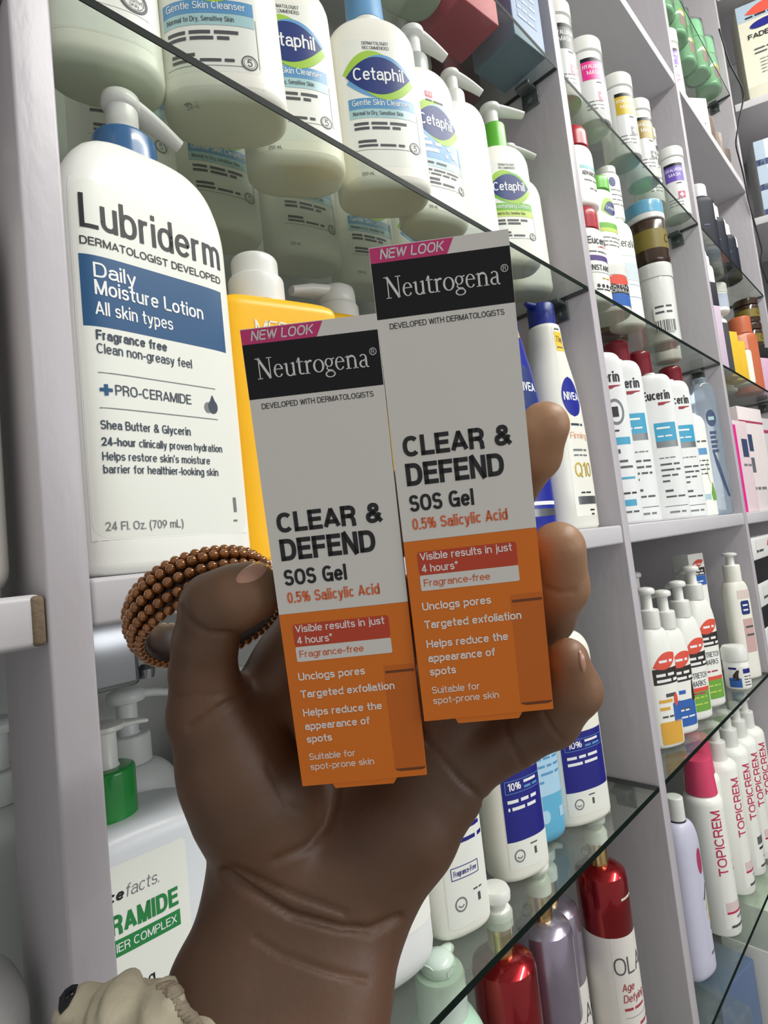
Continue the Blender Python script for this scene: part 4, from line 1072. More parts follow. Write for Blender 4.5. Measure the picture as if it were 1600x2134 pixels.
# ------------------------------------------------------------------ bay two, middle glass: stacked bottles
Z = .3091
CAPR = mat('crimson_cap', (176, 30, 48), .3, var=.08); CAPDR = mat('dark_red_cap', (128, 22, 40), .25, var=.1, coat=.3)
TEALB = mat('teal_band', (120, 190, 190), .4); PURB = mat('violet_band', (78, 58, 128), .4)
def capbottle(nm, lb, X, Y, Z, a, b, h, rz, mt, capm, ch, cr=None, sh=.02, dome=.004, group=None, n=2.3, neck=None):
    p = bprof(a, b, h, n=n, rb=.004, sh=sh, neck=neck or a * .7, nb=(neck or a * .7) * .9, pb=.8)
    o, cv = bottle(nm, lb, 'bottle', X, Y, Z, p, mt, rz, group, nu=44)
    lathe('cap', rcap(cr or a * .8, ch, dome), capm, o, 0, 0, h)
    return o, cv
o, cv = capbottle('lotion_bottle', 'white bottle with crimson cap standing on the glass, violet band', .7765, .031, Z, .0285, .0235, .1080, -20, WHITE, CAPR, .034, .0225, .016, .012, 'crimson capped bottles stacked in pairs')
cv.text('Eucerin', -.016, .082, .0105, INK, w=.040, bold=.02); cv.spans([.0775, .0795], [-.002, .006], [.014, .022], CAPR, 1); cv.words(-.018, .070, .036, .003, DGREYINK, 2)
cv.rect(-.022, .058, .026, .0655, PURB, 1); cv.text('INSTANT', -.016, .044, .008, INK, w=.036, bold=.015); cv.line(-.018, .041, .024, .041, .0006, DGREYINK)
for i in range(4): cv.ell(-.008 + .008 * i, .022, .0027, .0027, INK, 1)
cv.words(.0, .032, .018, .003, GOLDI, 4); cv.words(-.012, .016, .028, .003, INK, 5); cv.build('label', o)
o, cv = capbottle('lotion_bottle', 'white bottle with crimson cap stacked on another, teal band', .7810, .031, Z + .1423, .0270, .0225, .0900, -20, WHITE, CAPR, .034, .0225, .016, .014, 'crimson capped bottles stacked in pairs')
cv.rect(-.012, .052, .020, .0565, TEALB, 1); cv.text('ADVANCED', -.010, .042, .0065, INK, w=.030, bold=.02); cv.words(-.008, .034, .024, .003, DGREYINK, 2); cv.words(.0, .022, .016, .003, DGREYINK, 3); cv.build('label', o)
# tub of cocoa butter with a green capped bottle on top
COCO = mat('dark_brown_print_band', (48, 40, 36), .4); LENSR = mat('coral_red_oval', (222, 84, 66), .4); JBLUE = mat('cobalt_print', (48, 100, 180), .4); JGREEN = mat('leaf_green_print', (112, 170, 66), .4); JYEL = mat('amber_print', (226, 172, 66), .4)
def palmer(cv, x, y, s, w=1.0, lay=1, rot=.35):
    cv.lens(x, y + .012 * s, .020 * s * w, .0075 * s, LENSR, lay + 1, rot); cv.words(x - .010 * s * w, y + .0105 * s, .020 * s * w, .004 * s, WINK, 3, lay + 2)
    cv.rect(x - .020 * s * w, y - .010 * s, x + .020 * s * w, y + .005 * s, COCO, lay); cv.words(x - .016 * s * w, y - .0025 * s, .030 * s * w, .0045 * s, WINK, 4, lay + 2); cv.words(x - .016 * s * w, y - .0080 * s, .032 * s * w, .0045 * s, WINK, 5, lay + 2)
o = thing('cream_tub', 'white tub with coral oval and dark band printed EXTRA FORMULA', 'jar', (.8365, .036, Z), R_(-25))
lathe('body', [(.032, 0), (.034, .003), (.034, .050), (.033, .052)], WHITE, o, nu=48); lathe('lid', rcap(.0345, .020, .003), CAPW, o, 0, 0, .0521, 48)
cv = Canvas(cyl_prof([(.034, 0), (.034, .1)]).pt); cv.rect(-.040, .006, .040, .024, JBLUE, 1, nx=30); cv.rect(-.040, .024, .040, .039, COCO, 1, nx=30); cv.text('EXTRA', -.020, .0320, .0050, WINK, w=.036); cv.text('FORMULA', -.020, .0260, .0048, WINK, w=.040); cv.lens(0, .0445, .026, .0075, LENSR, 2); cv.build('label', o)
o, cv = capbottle('lotion_bottle', 'white bottle with bright green cap standing on the cocoa butter tub', .8580, .036, Z + .0723, .0265, .0195, .1290, -20, WHITE, GRNC, .021, .0215, .012, .004)
cv.lens(.004, .100, .018, .014, OVG, 1, .4); cv.lens(.007, .098, .016, .011, OVB, 2, .3); cv.text('Cetaphil', -.004, .096, .005, WINK, w=.022, lay=4); cv.rect(-.018, .066, .022, .074, GRNB, 1); cv.rect(-.018, .060, .022, .066, GRNL, 1)
for i in range(3): cv.words(-.016, .05 - .006 * i, .034, .003, GREYINK, 6 + i)
cv.build('label', o)
p = bprof(.0290, .0205, .1700, n=2.3, rb=.005, sh=.02, neck=.017, nb=.015, pb=.8)
o, cv = bottle('lotion_bottle', 'white bottle with handwritten style logo beside the brown jar', 'bottle', .9140, .036, Z, p, WHITE, -25); lathe('cap', rcap(.016, .006, .002), CAPW, o, 0, 0, .170)
cv.text('CeraVe', -.018, .126, .0130, DGREYINK, w=.044, bold=-.004); cv.line(-.02, .112, .026, .112, .0005, BANDL); cv.rect(-.020, .072, .026, .100, mat('faint_blue_panel', (206, 218, 224), .4), 1)
for i in range(3): cv.line(-.02, .085 - .02 * i, .026, .085 - .02 * i, .0006, BANDB)
cv.build('label', o)
o, cv = capbottle('lotion_bottle', 'small white bottle with navy dot perched on the handwritten logo bottle', .9145, .037, Z + .1763, .0215, .0170, .0780, -25, WHITE, CAPW, .012, .0165, .01, .003)
cv.ell(-.004, .060, .006, .008, OVB, 1)
for i in range(4): cv.words(-.008, .046 - .008 * i, .024, .003, GREYINK, 16 + i)
cv.build('label', o)
SHRINK = mat('shrink_wrapped_white', (224, 226, 222), .14, bump=.9, bscale=70, coat=.6, var=.03)
BRN = mat('dark_brown_jar', (58, 40, 26), .2, coat=.3); OLIVE = mat('olive_label', (124, 110, 40), .4); SKYC = mat('sky_blue_lid', (104, 172, 206), .25, coat=.5, bump=.5, bscale=80)
def brownjar(X, Y, Z, r, h, lb, lid, lh, ring=True, rz=-60, text='O'):
    o = thing('hair_cream_jar', lb, 'jar', (X, Y, Z), R_(rz), 'dark brown jars with olive labels')
    lathe('body', [(r - .004, 0), (r - .001, .003), (r, .008), (r, h - .006), (r - .003, h)], BRN, o, nu=48)
    if ring: lathe('lid_ring', [(r * .99, 0), (r + .0006, .001), (r + .0006, .0095), (r * .99, .0105)], CAPW, o, 0, 0, h + .0001, 48)
    lathe('lid', rcap(r + .0003, lh, .003), lid, o, 0, 0, h + (.0108 if ring else .0002), 48)
    cv = Canvas(cyl_prof([(r, 0), (r, .2)]).pt); cv.rect(-r * 1.5, h * .30, r * 1.5, h * .74, OLIVE, 1, nx=30); cv.text(text, r * .65, h * .42, .016, BRN, shear=.3); cv.build('label', o)
    return o
o = thing('cosmetic_jar', 'shrink wrapped white jar with barcode under the brown jar', 'jar', (1.0650, .034, Z), R_(-62))
lathe('body', [(.028, 0), (.031, .003), (.0305, .04), (.0318, .112), (.031, .116)], SHRINK, o, nu=48); lathe('lid', rcap(.0325, .026, .003), SHRINK, o, 0, 0, .1162, 48)
cv = Canvas(cyl_prof([(.0322, 0), (.0322, .2)]).pt, base=.0006); cv.film = WHITE
rs = random.Random(5); q = -.012
while q < .020:
    w_ = rs.uniform(.0006, .002); cv.rect(q, .018, q + w_, .038, DGREYINK, 1, nx=1, ny=2); q += w_ + rs.uniform(.0007, .002)
cv.words(-.010, .060, .028, .006, DGREYINK, 3); cv.words(-.010, .050, .028, .006, DGREYINK, 4); cv.build('label', o)
brownjar(1.0630, .033, Z + .1425, .0320, .0790, 'dark brown jar with sky blue lid and olive label', SKYC, .024)
brownjar(.9660, .080, Z, .0240, .0660, 'small dark brown jar behind the shrink wrapped jar', BRN, .012, False)
for i, (z, lb) in enumerate(((0, 'small white bottle with navy oval beside the far upright, lower of two'), (.1155, 'small white bottle with green cap beside the far upright, upper of two'))):
    o, cv = capbottle('lotion_bottle', lb, 1.1750, .062, Z + z, .0255, .020, .095, -45, WHITE, GRNC if i else CAPW, .020, .019, .012, .003, 'small stacked bottles by the far upright')
    cv.lens(0, .066, .018, .013, OVB, 2); cv.rect(-.020, .030, .020, .040, GRNB if not i else BANDB, 1); cv.words(-.016, .02, .03, .003, GREYINK, 2); cv.build('label', o)

# ------------------------------------------------------------------ bay two, middle board
Z = .0041
CYB = mat('cyan_panel', (54, 160, 198), .4); GREYP = mat('grey_gradient_band', (120, 124, 126), .35, metal=.4)
def eucerin(X, Y, rz, a, h, lb, st, k=.6):
    p = bprof(a, a * k, h, n=2.8, rb=.005, sh=.022, neck=a * .62, nb=a * .34, pb=.5)
    o, cv = bottle('lotion_bottle', lb, 'bottle', X, Y, Z, p, WHITE2, rz, 'white lotion bottles on the middle board')
    lathe('flip_cap', rcap(a * .30, .004, .001), CAPW, o, 0, 0, h); s = a / .033
    cv.text('Eucerin', -.024 * s, h - .044, .0150, INK, w=.046 * s, bold=.02)
    cv.spans([h - .0535, h - .0500, h - .0485], [.000, .000, .000], [.008 * s, .020 * s, .023 * s], mat('swoosh_red', (150, 30, 44), .4), 1)
    if st == 0:
        cv.ring(.010, h - .085, .0125, .0030, GREYINK, 1, ry=.018, wy=.004); cv.rect(.0045, h - .092, .0140, h - .078, INK, 2, nx=4)
        cv.words(.002, h - .112, .012, .004, INK, 3); cv.rect(.000, h - .130, .026, h - .120, CYB, 1); cv.rect(.006, h - .142, .009, h - .136, DGREYINK, 1, nx=2)
        cv.words(.006, .083, .018, .005, DGREYINK, 4); cv.words(.006, .075, .018, .005, DGREYINK, 5); cv.words(.004, .060, .022, .005, CYB, 6); cv.words(.004, .040, .02, .004, INK, 7); cv.rect(.002, .024, .022, .0325, CYB, 1); cv.words(.004, .015, .02, .004, DGREYINK, 8)
    else:
        cv.rect(-.012 * s, h - .112, .024 * s, h - .082, CYB, 1, nx=16); cv.words(-.008, h - .092, .022 * s, .005, WINK, 2, 3); cv.words(-.008, h - .105, .024 * s, .004, WINK, 3, 3)
        cv.rect(-.012 * s, h - .122, .024 * s, h - .112, GREYP, 1, nx=16); cv.words(-.010, h - .140, .030 * s, .003, GREYINK, 4)
        for i in range(4): cv.words(-.010, .088 - .009 * i, .032 * s if i < 3 else .012, .0048, DGREYINK, 5 + i)
        cv.words(-.008, .045, .012, .006, DGREYINK, 9); cv.words(-.008, .036, .03, .0045, DGREYINK, 10); cv.line(-.012, .022, .026 * s, .022, .0009, DGREYINK); cv.words(-.006, .011, .026, .005, GREYINK, 11)
    cv.build('label', o)
eucerin(.7700, .036, -45, .034, .2370, 'white lotion bottle with round grey seal, first beside the upright', 0)
eucerin(.8550, .041, -42, .034, .2420, 'white lotion bottle with cyan panel, second from the upright', 1)
eucerin(.9780, .036, -50, .0315, .2390, 'white lotion bottle with cyan panel standing before the tall dark red cap', 1)
eucerin(1.0850, .041, -40, .033, .2450, 'white lotion bottle with cyan panel, last before the small green leaf bottle', 1)
p = bprof(.026, .016, .186, n=2.6, rb=.004, sh=.02, neck=.012, pb=.6)
o, cv = bottle('lotion_bottle', 'shorter white bottle with a green leaf print near its base', 'bottle', 1.1420, .031, Z, p, WHITE, -35); lathe('cap', rcap(.0115, .004, .001), CAPW, o, 0, 0, .186)
cv.words(-.010, .135, .026, .005, DGREYINK, 3); cv.rect(-.014, .112, .014, .124, BANDB, 1)
for i in range(4): cv.words(-.012, .10 - .008 * i, .026, .004, DGREYINK, 4 + i)
cv.spans([.028, .04, .06], [.012, .010, .015], [.024, .022, .017], JGREEN, 2, nx=4); cv.ring(.014, .08, .006, .0008, JGREEN, 2, 90, 260, ry=.022); cv.rect(-.012, .030, .008, .040, BANDL, 1); cv.build('label', o)
CLRB = mat('clear_blue_plastic', (206, 222, 236), .1, trans=.75, coat=.4)
p = bprof(.0260, .0175, .262, n=2.8, rb=.005, sh=.035, neck=.013, pb=.6)
o, cv = bottle('shower_gel_bottle', 'translucent pale blue bottle beside the far upright', 'bottle', 1.2490, .032, Z, p, CLRB, -40); lathe('cap', rcap(.0125, .012, .002), CLRB, o, 0, 0, .262)
SLATE = mat('slate_blue_print', (54, 70, 106), .4)
cv.ell(.0, .190, .010, .017, SLATE, 1); cv.rect(-.006, .186, .006, .193, BANDL, 2, nx=4); [cv.rect(-.007, .122 + .009 * i, .006 - .002 * (i % 2), .128 + .009 * i, SLATE, 2, nx=4) for i in range(5)]
cv.spans([.035, .06, .10, .125], [.012, .004, -.004, -.007], [.017, .011, .003, -.004], SLATE, 2, nx=4); cv.build('label', o)
for X, lb in ((.925, 'white bottle with tall dark red cap between the second and third lotion bottles'), (1.021, 'white bottle with tall dark red cap behind the third lotion bottle'), (1.184, 'white bottle with shiny dark red cap behind the small green leaf bottle')):
    o, cv = capbottle('lotion_bottle', lb, X, .064, Z, .0255, .0150, .2115, -38, WHITE, CAPDR, .085, .0205, .016, .008, 'bottles with tall dark red caps', neck=.02)

# ------------------------------------------------------------------ bay two, lower glass: cocoa butter bottles
Z = -.3069
def plm(X, Y, rz, a, h, st, lb, ph=.03, k=.6, spout=True):
    p = bprof(a, a * k, h, n=2.5, rb=.006, sh=.050, neck=.013, nb=.011, pb=.8, taper=.92)
    o, cv = bottle('body_lotion_bottle', lb, 'bottle', X, Y, Z, p, WHITE, rz, 'cocoa butter bottles with coral ovals')
    pump(o, h, .0145, .026, CAPW, .0075, .020, CAPW, 1.2 if spout else .1, .036, .008, .013, .010)
    s = a / .03; palmer(cv, .003, h - .062, 1.5 * s, .8)
    y = h - .094
    if st == 'amber':
        cv.words(-.004, y, .018, .008, DGREYINK, 9); cv.words(-.016, .062, .022, .007, JYEL, 2); cv.words(-.016, .052, .022, .007, JYEL, 3); cv.words(-.014, .042, .024, .004, DGREYINK, 4)
        cv.rect(-.019, .006, .020, .036, JYEL, 1, r=.003); cv.rect(.006, .034, .024, .060, JBLUE, 1, r=.002, nx=6); cv.ell(.013, .064, .004, .009, LENSR, 3)
    elif st == 'blue':
        cv.words(-.018, y, .034, .009, JBLUE, 8); cv.words(-.016, y - .012, .030, .006, JBLUE, 2); cv.words(-.016, y - .022, .030, .004, DGREYINK, 3)
        cv.rect(-.022, .012, .022, .046, JBLUE, 1, r=.003); cv.words(-.014, .034, .024, .004, WINK, 4, 3); cv.words(-.014, .024, .03, .004, WINK, 5, 3); cv.spans([.046, .06, .08], [.014, .015, .018], [.024, .023, .020], BRN, 1, nx=4)
    else:
        cv.text('STRETCH', -.016, y, .0085, DGREYINK, w=.034); cv.text('MARKS', -.016, y - .012, .0085, DGREYINK, w=.030); cv.words(-.016, y - .024, .03, .004, CRED, 3)
        cv.rect(-.020, .044, .020, .050, LENSR, 1); cv.rect(-.020, .014, .020, .044, JGREEN, 1, r=.002); cv.words(-.014, .034, .026, .004, GRNL, 4, 3); cv.words(-.014, .024, .026, .004, GRNL, 5, 3)
    cv.build('label', o)
plm(.8330, .037, -28, .0285, .163, 'amber', 'white bottle with coral oval and amber base label beside the upright')
plm(.8950, .037, -28, .0285, .152, 'blue', 'white bottle with coral oval and cobalt blue base label')
plm(.9660, .037, -28, .0290, .158, 'green', 'white bottle with coral oval and green base label, nearer of two')
plm(1.0420, .037, -28, .0290, .175, 'green', 'white bottle with coral oval and green base label, further of two')
plm(1.1050, .060, -15, .0260, .165, 'blue', 'white bottle with coral oval tucked behind the small blue printed tub')
p = bprof(.032, .024, .17, n=2.6); 
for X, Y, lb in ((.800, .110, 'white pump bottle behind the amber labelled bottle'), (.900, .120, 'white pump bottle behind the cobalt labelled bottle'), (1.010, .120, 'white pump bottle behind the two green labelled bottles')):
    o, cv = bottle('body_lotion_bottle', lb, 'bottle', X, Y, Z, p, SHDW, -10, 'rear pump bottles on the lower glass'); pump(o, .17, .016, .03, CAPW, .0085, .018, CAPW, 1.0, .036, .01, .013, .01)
o, cv = plain_box('carton', 'tall white carton with coral oval and cobalt band', 1.1620, .075, Z, .042, .034, .245, WHITE, -20)
palmer(cv, 0, .214, .95); cv.rect(-.019, .186, .019, .204, JBLUE, 1); cv.words(-.012, .192, .022, .004, WINK, 3, 3); cv.build('print', o)
o = thing('cream_tub', 'small round white tub with blue dolphin shaped print at the glass edge', 'jar', (1.1690, .0235, Z), R_(-60))
lathe('body', [(.019, 0), (.0205, .003), (.0205, .046), (.0195, .048)], WHITE, o, nu=44); lathe('lid', [(.0205, 0), (.0215, .001), (.0212, .020), (.018, .026), (.004, .028)], CAPW, o, 0, 0, .0482, 44)
cv = Canvas(cyl_prof([(.0205, 0), (.0205, .1)]).pt); cv.film = WHITE; cv.rect(-.020, .004, .000, .020, JBLUE, 1); cv.spans([.016, .026, .034], [-.019, -.012, -.006], [-.004, -.004, -.002], BRN, 2, nx=4); cv.words(-.019, .035, .013, .006, NAVYL, 2); cv.rect(.004, .028, .020, .036, NAVYL, 1)
for i in range(4): cv.words(.005, .022 - .005 * i, .014, .003, DGREYINK, 3 + i)
cv.build('label', o)
p = bprof(.0250, .0165, .182, n=2.8, rb=.005, sh=.03, neck=.014, pb=.7)
o, cv = bottle('body_lotion_bottle', 'cream pump bottle with navy square logo and pink panel beside the far upright', 'bottle', 1.2430, .0255, Z, p, CREAM, -30)
pump(o, .182, .0150, .032, CREAM, .0070, .016, CAPW, .3, .020, .002, .013, .007)
cv.rect(-.008, .120, .012, .146, OVB, 1, r=.004); cv.words(-.004, .136, .012, .005, WINK, 3, 3); cv.words(-.004, .127, .012, .005, WINK, 4, 3); cv.rect(-.008, .050, .016, .112, mat('dusty_pink_panel', (206, 170, 166), .45), 1, nx=8)
cv.words(-.004, .095, .018, .006, DGREYINK, 5, 3); cv.words(-.004, .08, .018, .006, DGREYINK, 6, 3); cv.rect(-.012, .150, .018, .166, mat('pale_pink_panel', (222, 204, 196), .45), 1); cv.build('label', o)

# ------------------------------------------------------------------ bay two, lowest glass: tall bottles with sideways lettering
Z = -.6069
ROSE = mat('rose_pink_cap', (222, 72, 112), .4); CRIM = mat('crimson_ink', (196, 44, 84), .45); PINKL = mat('pale_pink_print', (226, 204, 204), .45)
def topic(X, Y, r, h, capm, lb, ch=.05, blk=False, txt=True, rz=-28):
    K = [(r - .004, 0), (r - .001, .0012), (r, .005), (r, h - .012), (r - .0015, h - .006), (r - .005, h - .002), (r * .6, h)]
    o = thing('body_milk_bottle', lb, 'bottle', (X, Y, Z), R_(rz), 'tall white bottles with sideways lettering')
    lathe('body', K, WHITE, o, nu=48)
    if capm is ROSE: lathe('cap', [(r * .80, 0), (r * .68, ch), (r * .58, ch + .001)], capm, o, 0, 0, h + .0002)
    elif capm is None: lathe('cap', [(r * .72, 0), (r * .66, .010), (r * .5, .014), (r * .2, .0155)], CAPW, o, 0, 0, h + .0002)
    else: pump(o, h + .0002, .0150, .030, CAPW, .0085, .020, CAPW, .9, .03, .008, .013, .01)
    if txt:
        cv = Canvas(cyl_prof([(r, 0), (r, .4)]).pt); cv.film = WHITE
        cv.text('TOPICREM', .001, h * .44, .0145, CRIM, w=.092, rot=1.5708, bold=.006)
        cv.words(.016, h * .45, .012, .004, GREYINK, 2); cv.words(.016, h * .50, .012, .004, PINKL, 3)
        if blk: cv.rect(-.006, h * .24, .03, h * .30, GREYP, 1); cv.words(-.004, h * .20, .03, .006, INK, 4)
        else:
            cv.rect(-.010, h * .185, .030, h * .245, PINKL, 1); cv.rect(-.010, h * .165, .030, h * .180, CRIM, 1)
        cv.words(.006, h * .125, .016, .005, GREYINK, 5); cv.words(-.006, h * .065, .030, .006, DGREYINK, 6); cv.build('label', o)
topic(.9440, .038, .0275, .196, ROSE, 'white bottle with rose pink cap and sideways red lettering, foremost', .050)
topic(1.0030, .055, .0265, .203, ROSE, 'white bottle with rose pink cap half hidden behind the foremost sideways lettered bottle', .058, txt=False)
topic(1.0600, .044, .0275, .206, CAPW, 'white pump bottle with sideways red lettering next after the two rose pink caps', rz=-14)
topic(1.1260, .042, .0275, .208, CAPW, 'white pump bottle with sideways lettering and black base band', blk=True, rz=-14)
topic(1.1860, .042, .0275, .206, CAPW, 'white pump bottle with sideways red lettering, last but one before the far upright', rz=-14)
topic(1.2440, .042, .0275, .206, CAPW, 'white pump bottle with sideways red lettering beside the far upright', rz=-14)
LILP = mat('pale_lilac_plastic', (206, 206, 226), .35)
p = bprof(.0270, .0185, .2010, n=2.6, rb=.012, sh=.035, neck=.012, pb=.8)
o, cv = bottle('body_lotion_bottle', 'pale lilac bottle with white cap and pink oval behind the divider', 'bottle', .8270, .036, Z, p, LILP, -14); lathe('cap', rcap(.0115, .032, .002), CAPW, o, 0, 0, .201); lathe('cap_ring', [(.0118, 0), (.0118, .002)], INK, o, 0, 0, .2012)
cv.ell(.010, .150, .006, .017, CRED, 1)
for i, c in enumerate((DGREYINK, GRNL, YTAG, SLATE)): cv.line(.008 + .003 * i, .100 - .014 * i, .018 + .002 * i, .118 - .014 * i, .003, c, 1, 4)
cv.words(.008, .03, .012, .006, GREYINK, 7); cv.build('label', o)

# ------------------------------------------------------------------ bay two, bottom board
Z = -.9179
o, cv = plain_box('carton', 'slate blue carton seen through the lowest glass below the sideways lettered bottles', 1.060, .110, Z, .12, .10, .165, mat('faded_blue_carton', (96, 116, 150), .5), -10)
CLEARP = glass_mat('clear_plastic_box', (0.90, 0.93, 0.93), dens=.12)
o, cv = plain_box('storage_box', 'clear plastic box beside the slate blue carton at the bottom', .900, .085, Z, .13, .12, .20, CLEARP, -8, bev=.004)
o, cv = plain_box('carton', 'white carton with sideways black print at the lower right corner', 1.0800, .075, Z, .19, .11, .19, WHITE, -4) if False else plain_box('carton', 'white carton with sideways black print at the lower right corner', 1.2060, .060, Z, .150, .085, .172, WHITE, -2)
[cv.rect(-.045, .075 + .014 * i, -.033, .085 + .014 * i, INK, 2, nx=4) for i in range(6)]; cv.words(-.02, .1, .006, .02, GREYINK, 3); cv.build('print', o)
o, cv = plain_box('carton', 'white and green carton lying on the white carton at the lower right', 1.2080, .060, Z + .1721, .150, .085, .070, mat('pale_green_white_carton', (216, 226, 212), .5), -2)
cv.rect(-.075, .0, -.055, .07, JGREEN, 1, nx=4); cv.rect(-.075, .060, .075, .07, JGREEN, 1, nx=4); cv.ring(.02, .03, .012, .002, GREYINK, 1); cv.build('print', o)

# ------------------------------------------------------------------ bay three
Z = 1.2061
GRNW = mat('green_tinted_plastic', (176, 222, 188), .14, trans=.08, coat=.7, bump=.6, bscale=60, var=.2)
WRAPC = glass_mat('clear_wrap', (0.82, 0.92, 0.85), .12, dens=.06)
for i, (X, Y) in enumerate(((1.380, .045), (1.470, .050), (1.570, .050), (1.680, .060), (1.745, .045), (1.835, .040))):
    p = bprof(.036, .030, .100, n=2.2, rb=.008, sh=.03, neck=.026, pb=.8)
    o, cv = bottle('green_bottle', 'green bottle in clear plastic wrap, %s along the high glass shelf' % ('first', 'second', 'third', 'fourth', 'fifth', 'last')[i], 'bottle', X, Y, Z, p, GRNW, 0, 'green wrapped bottles on the high glass')
    lathe('cap', rcap(.0285, .062, .022), mat('green_dome_cap', (166, 220, 180), .15, coat=.6), o, 0, 0, .1002)
    v, f = Prof([(.0006, .0378, .0318, 2.2), (.09, .0380, .0320, 2.2), (.102, .033, .031, 2.1), (.150, .031, .031, 2), (.168, .016, .016, 2)]).geo(32); mesh('plastic_wrap', v, f, WRAPC, o)
    cv.rect(-.024, .02, .024, .05, mat('faded_pink_label', (200, 150, 160), .4), 1); cv.rect(-.024, .052, .024, .062, YTAG, 1); cv.build('label', o)
Z = .9301
jar(1.3800, .030, Z, .026, .160, 'white jar with purple label on the far bay board', PURP, -70, group='white jars in the far bay')
jar(1.3400, .095, Z, .026, .185, 'white jar without visible label behind the purple labelled jar of the far bay', DKG, -60, group='white jars in the far bay')
jar(1.4350, .095, Z, .026, .130, 'short white jar behind the white carton of the far bay', DKG, -60, group='white jars in the far bay')
o, cv = plain_box('carton', 'small white carton on the far bay board', 1.555, .050, Z, .09, .05, .10, WHITE, -35); cv.rect(.02, .03, .034, .035, INK, 1); cv.build('print', o)
for i, (X, c, h) in enumerate(((1.665, (120, 104, 92), .11), (1.74, (140, 128, 118), .10), (1.82, (110, 98, 92), .09))):
    o, cv = plain_box('wrapped_pack', ('brown wrapped pack next to the small white carton', 'paler brown wrapped pack between two darker ones', 'brown wrapped pack nearest the corner upright')[i], X, .05, Z, .05, .06, h, mat('brown_wrap_%d' % i, c, .2, coat=.5, bump=.8, bscale=50, var=.3), -20, 'pack', 'wrapped packs on the far bay board')
Z = .6041
NAVB = mat('dark_navy_plastic', (13, 20, 38), .5, spec=.25); CRUM = mat('crumpled_white_film', (214, 212, 214), .3, bump=1, bscale=60)
for i, (X, Y) in enumerate(((1.495, .042), (1.600, .045), (1.700, .045))):
    p = bprof(.034, .028, .145 - .012 * i, n=3, sh=.016, neck=.022)
    o, cv = bottle('hair_product_bottle', ('dark navy bottle with white film cap, nearest in the far bay', 'dark navy bottle with white side strip, middle of the far bay', 'dark navy bottle last in the far bay')[i], 'bottle', X, Y, Z, p, NAVB, -40, 'dark navy bottles in the far bay')
    lathe('cap', rcap(.024, .034, .008), CRUM, o, 0, 0, .1452 - .012 * i)
    cv.rect(.022, .085, .030, .125, WINK, 1, nx=4); cv.words(-.01, .07, .022, .006, SLATE, 3); cv.build('label', o)
Z = .3091
def stackbox(lb, X, Y, z, w, d, h, c, rz=-20, nm='carton', g='small goods in the far bay'):
    return plain_box(nm, lb, X, Y, z, w, d, h, mat('carton_%d_%d_%d' % c, c, .45, var=.05), rz, 'box', g)
stackbox('lilac carton beside the second upright in the far bay', 1.3480, .032, Z, .05, .05, .135, (204, 186, 204))
stackbox('dark carton on the lilac carton in the far bay', 1.3480, .032, Z + .1351, .05, .05, .052, (46, 46, 54))
o, cv = capbottle('lotion_bottle', 'white bottle with navy oval on the dark carton of the far bay', 1.3470, .030, Z + .1872, .0235, .019, .078, -50, WHITE, CAPW, .010, .02, .02, .004)
cv.ell(0, .040, .008, .010, OVB, 1); cv.build('label', o)
stackbox('charcoal carton second from the upright in the far bay', 1.4160, .036, Z, .05, .05, .115, (70, 72, 78))
o, cv = capbottle('lotion_bottle', 'tall white bottle on the charcoal carton of the far bay', 1.4160, .036, Z + .1151, .023, .019, .135, -50, WHITE, CAPW, .022, .018, .014, .004); cv.rect(-.016, .03, .016, .05, PURB, 1); cv.build('label', o)
YP = (232, 188, 52)
stackbox('yellow pack nearest the upright in the far bay', 1.4750, .022, Z, .040, .03, .105, YP); stackbox('yellow pack beside the cream bottle in the far bay', 1.5330, .026, Z, .048, .035, .095, YP)
o, cv = capbottle('lotion_bottle', 'cream bottle with peach cap in the far bay', 1.5960, .022, Z, .023, .018, .085, -50, CREAM, mat('peach_cap', (222, 160, 134), .4), .035, .019, .008, .003)
o, cv = capbottle('lotion_bottle', 'white bottle with navy band holding up a jar in the far bay', 1.6380, .075, Z, .028, .024, .190, -50, WHITE, CAPW, .012, .022, .01, .003); cv.rect(-.03, .11, .03, .145, PURB, 1, nx=20); cv.build('label', o)
o = thing('cosmetic_jar', 'white jar with blue grey label high on a bottle in the far bay', 'jar', (1.6380, .070, Z + .2022), R_(-60)); lathe('body', [(.03, 0), (.033, .003), (.033, .050)], WHITE, o); lathe('lid', rcap(.034, .026, .004), CAPW, o, 0, 0, .0502)
cv = Canvas(cyl_prof([(.033, 0), (.033, .2)]).pt); cv.rect(-.045, .012, .045, .046, mat('blue_grey_label', (176, 188, 204), .4), 1, nx=30); cv.build('label', o)
TER = mat('terracotta_plastic', (196, 104, 68), .4)
o, cv = capbottle('lotion_bottle', 'terracotta bottle in the far bay beside the stacked brown jars', 1.7350, .040, Z, .034, .028, .160, -50, TER, TER, .045, .026, .02, .004)
stackbox('lilac pink carton under the stacked brown jars in the far bay', 1.8300, .036, Z, .06, .055, .105, (214, 176, 204)); stackbox('black carton under the stacked brown jars in the far bay', 1.8300, .036, Z + .1051, .06, .055, .030, (22, 22, 26))
brownjar(1.8300, .036, Z + .1352, .0290, .052, 'dark brown jar with olive label, lower of two in the far bay', BRN, .018, False, -70)
brownjar(1.8290, .036, Z + .2057, .0290, .052, 'dark brown jar with olive label, upper of two in the far bay', BRN, .018, False, -70)
Z = .0041
PKW = (226, 206, 212)
o, cv = stackbox('pale pink carton with magenta edge beside the second upright', 1.4000, .055, Z, .13, .08, .200, PKW, -8)
cv.rect(-.02, .0, .004, .19, MAG2, 1, nx=4); cv.rect(.025, .12, .055, .16, SLATE, 1); cv.words(.02, .10, .04, .008, GREYINK, 3); cv.build('print', o)
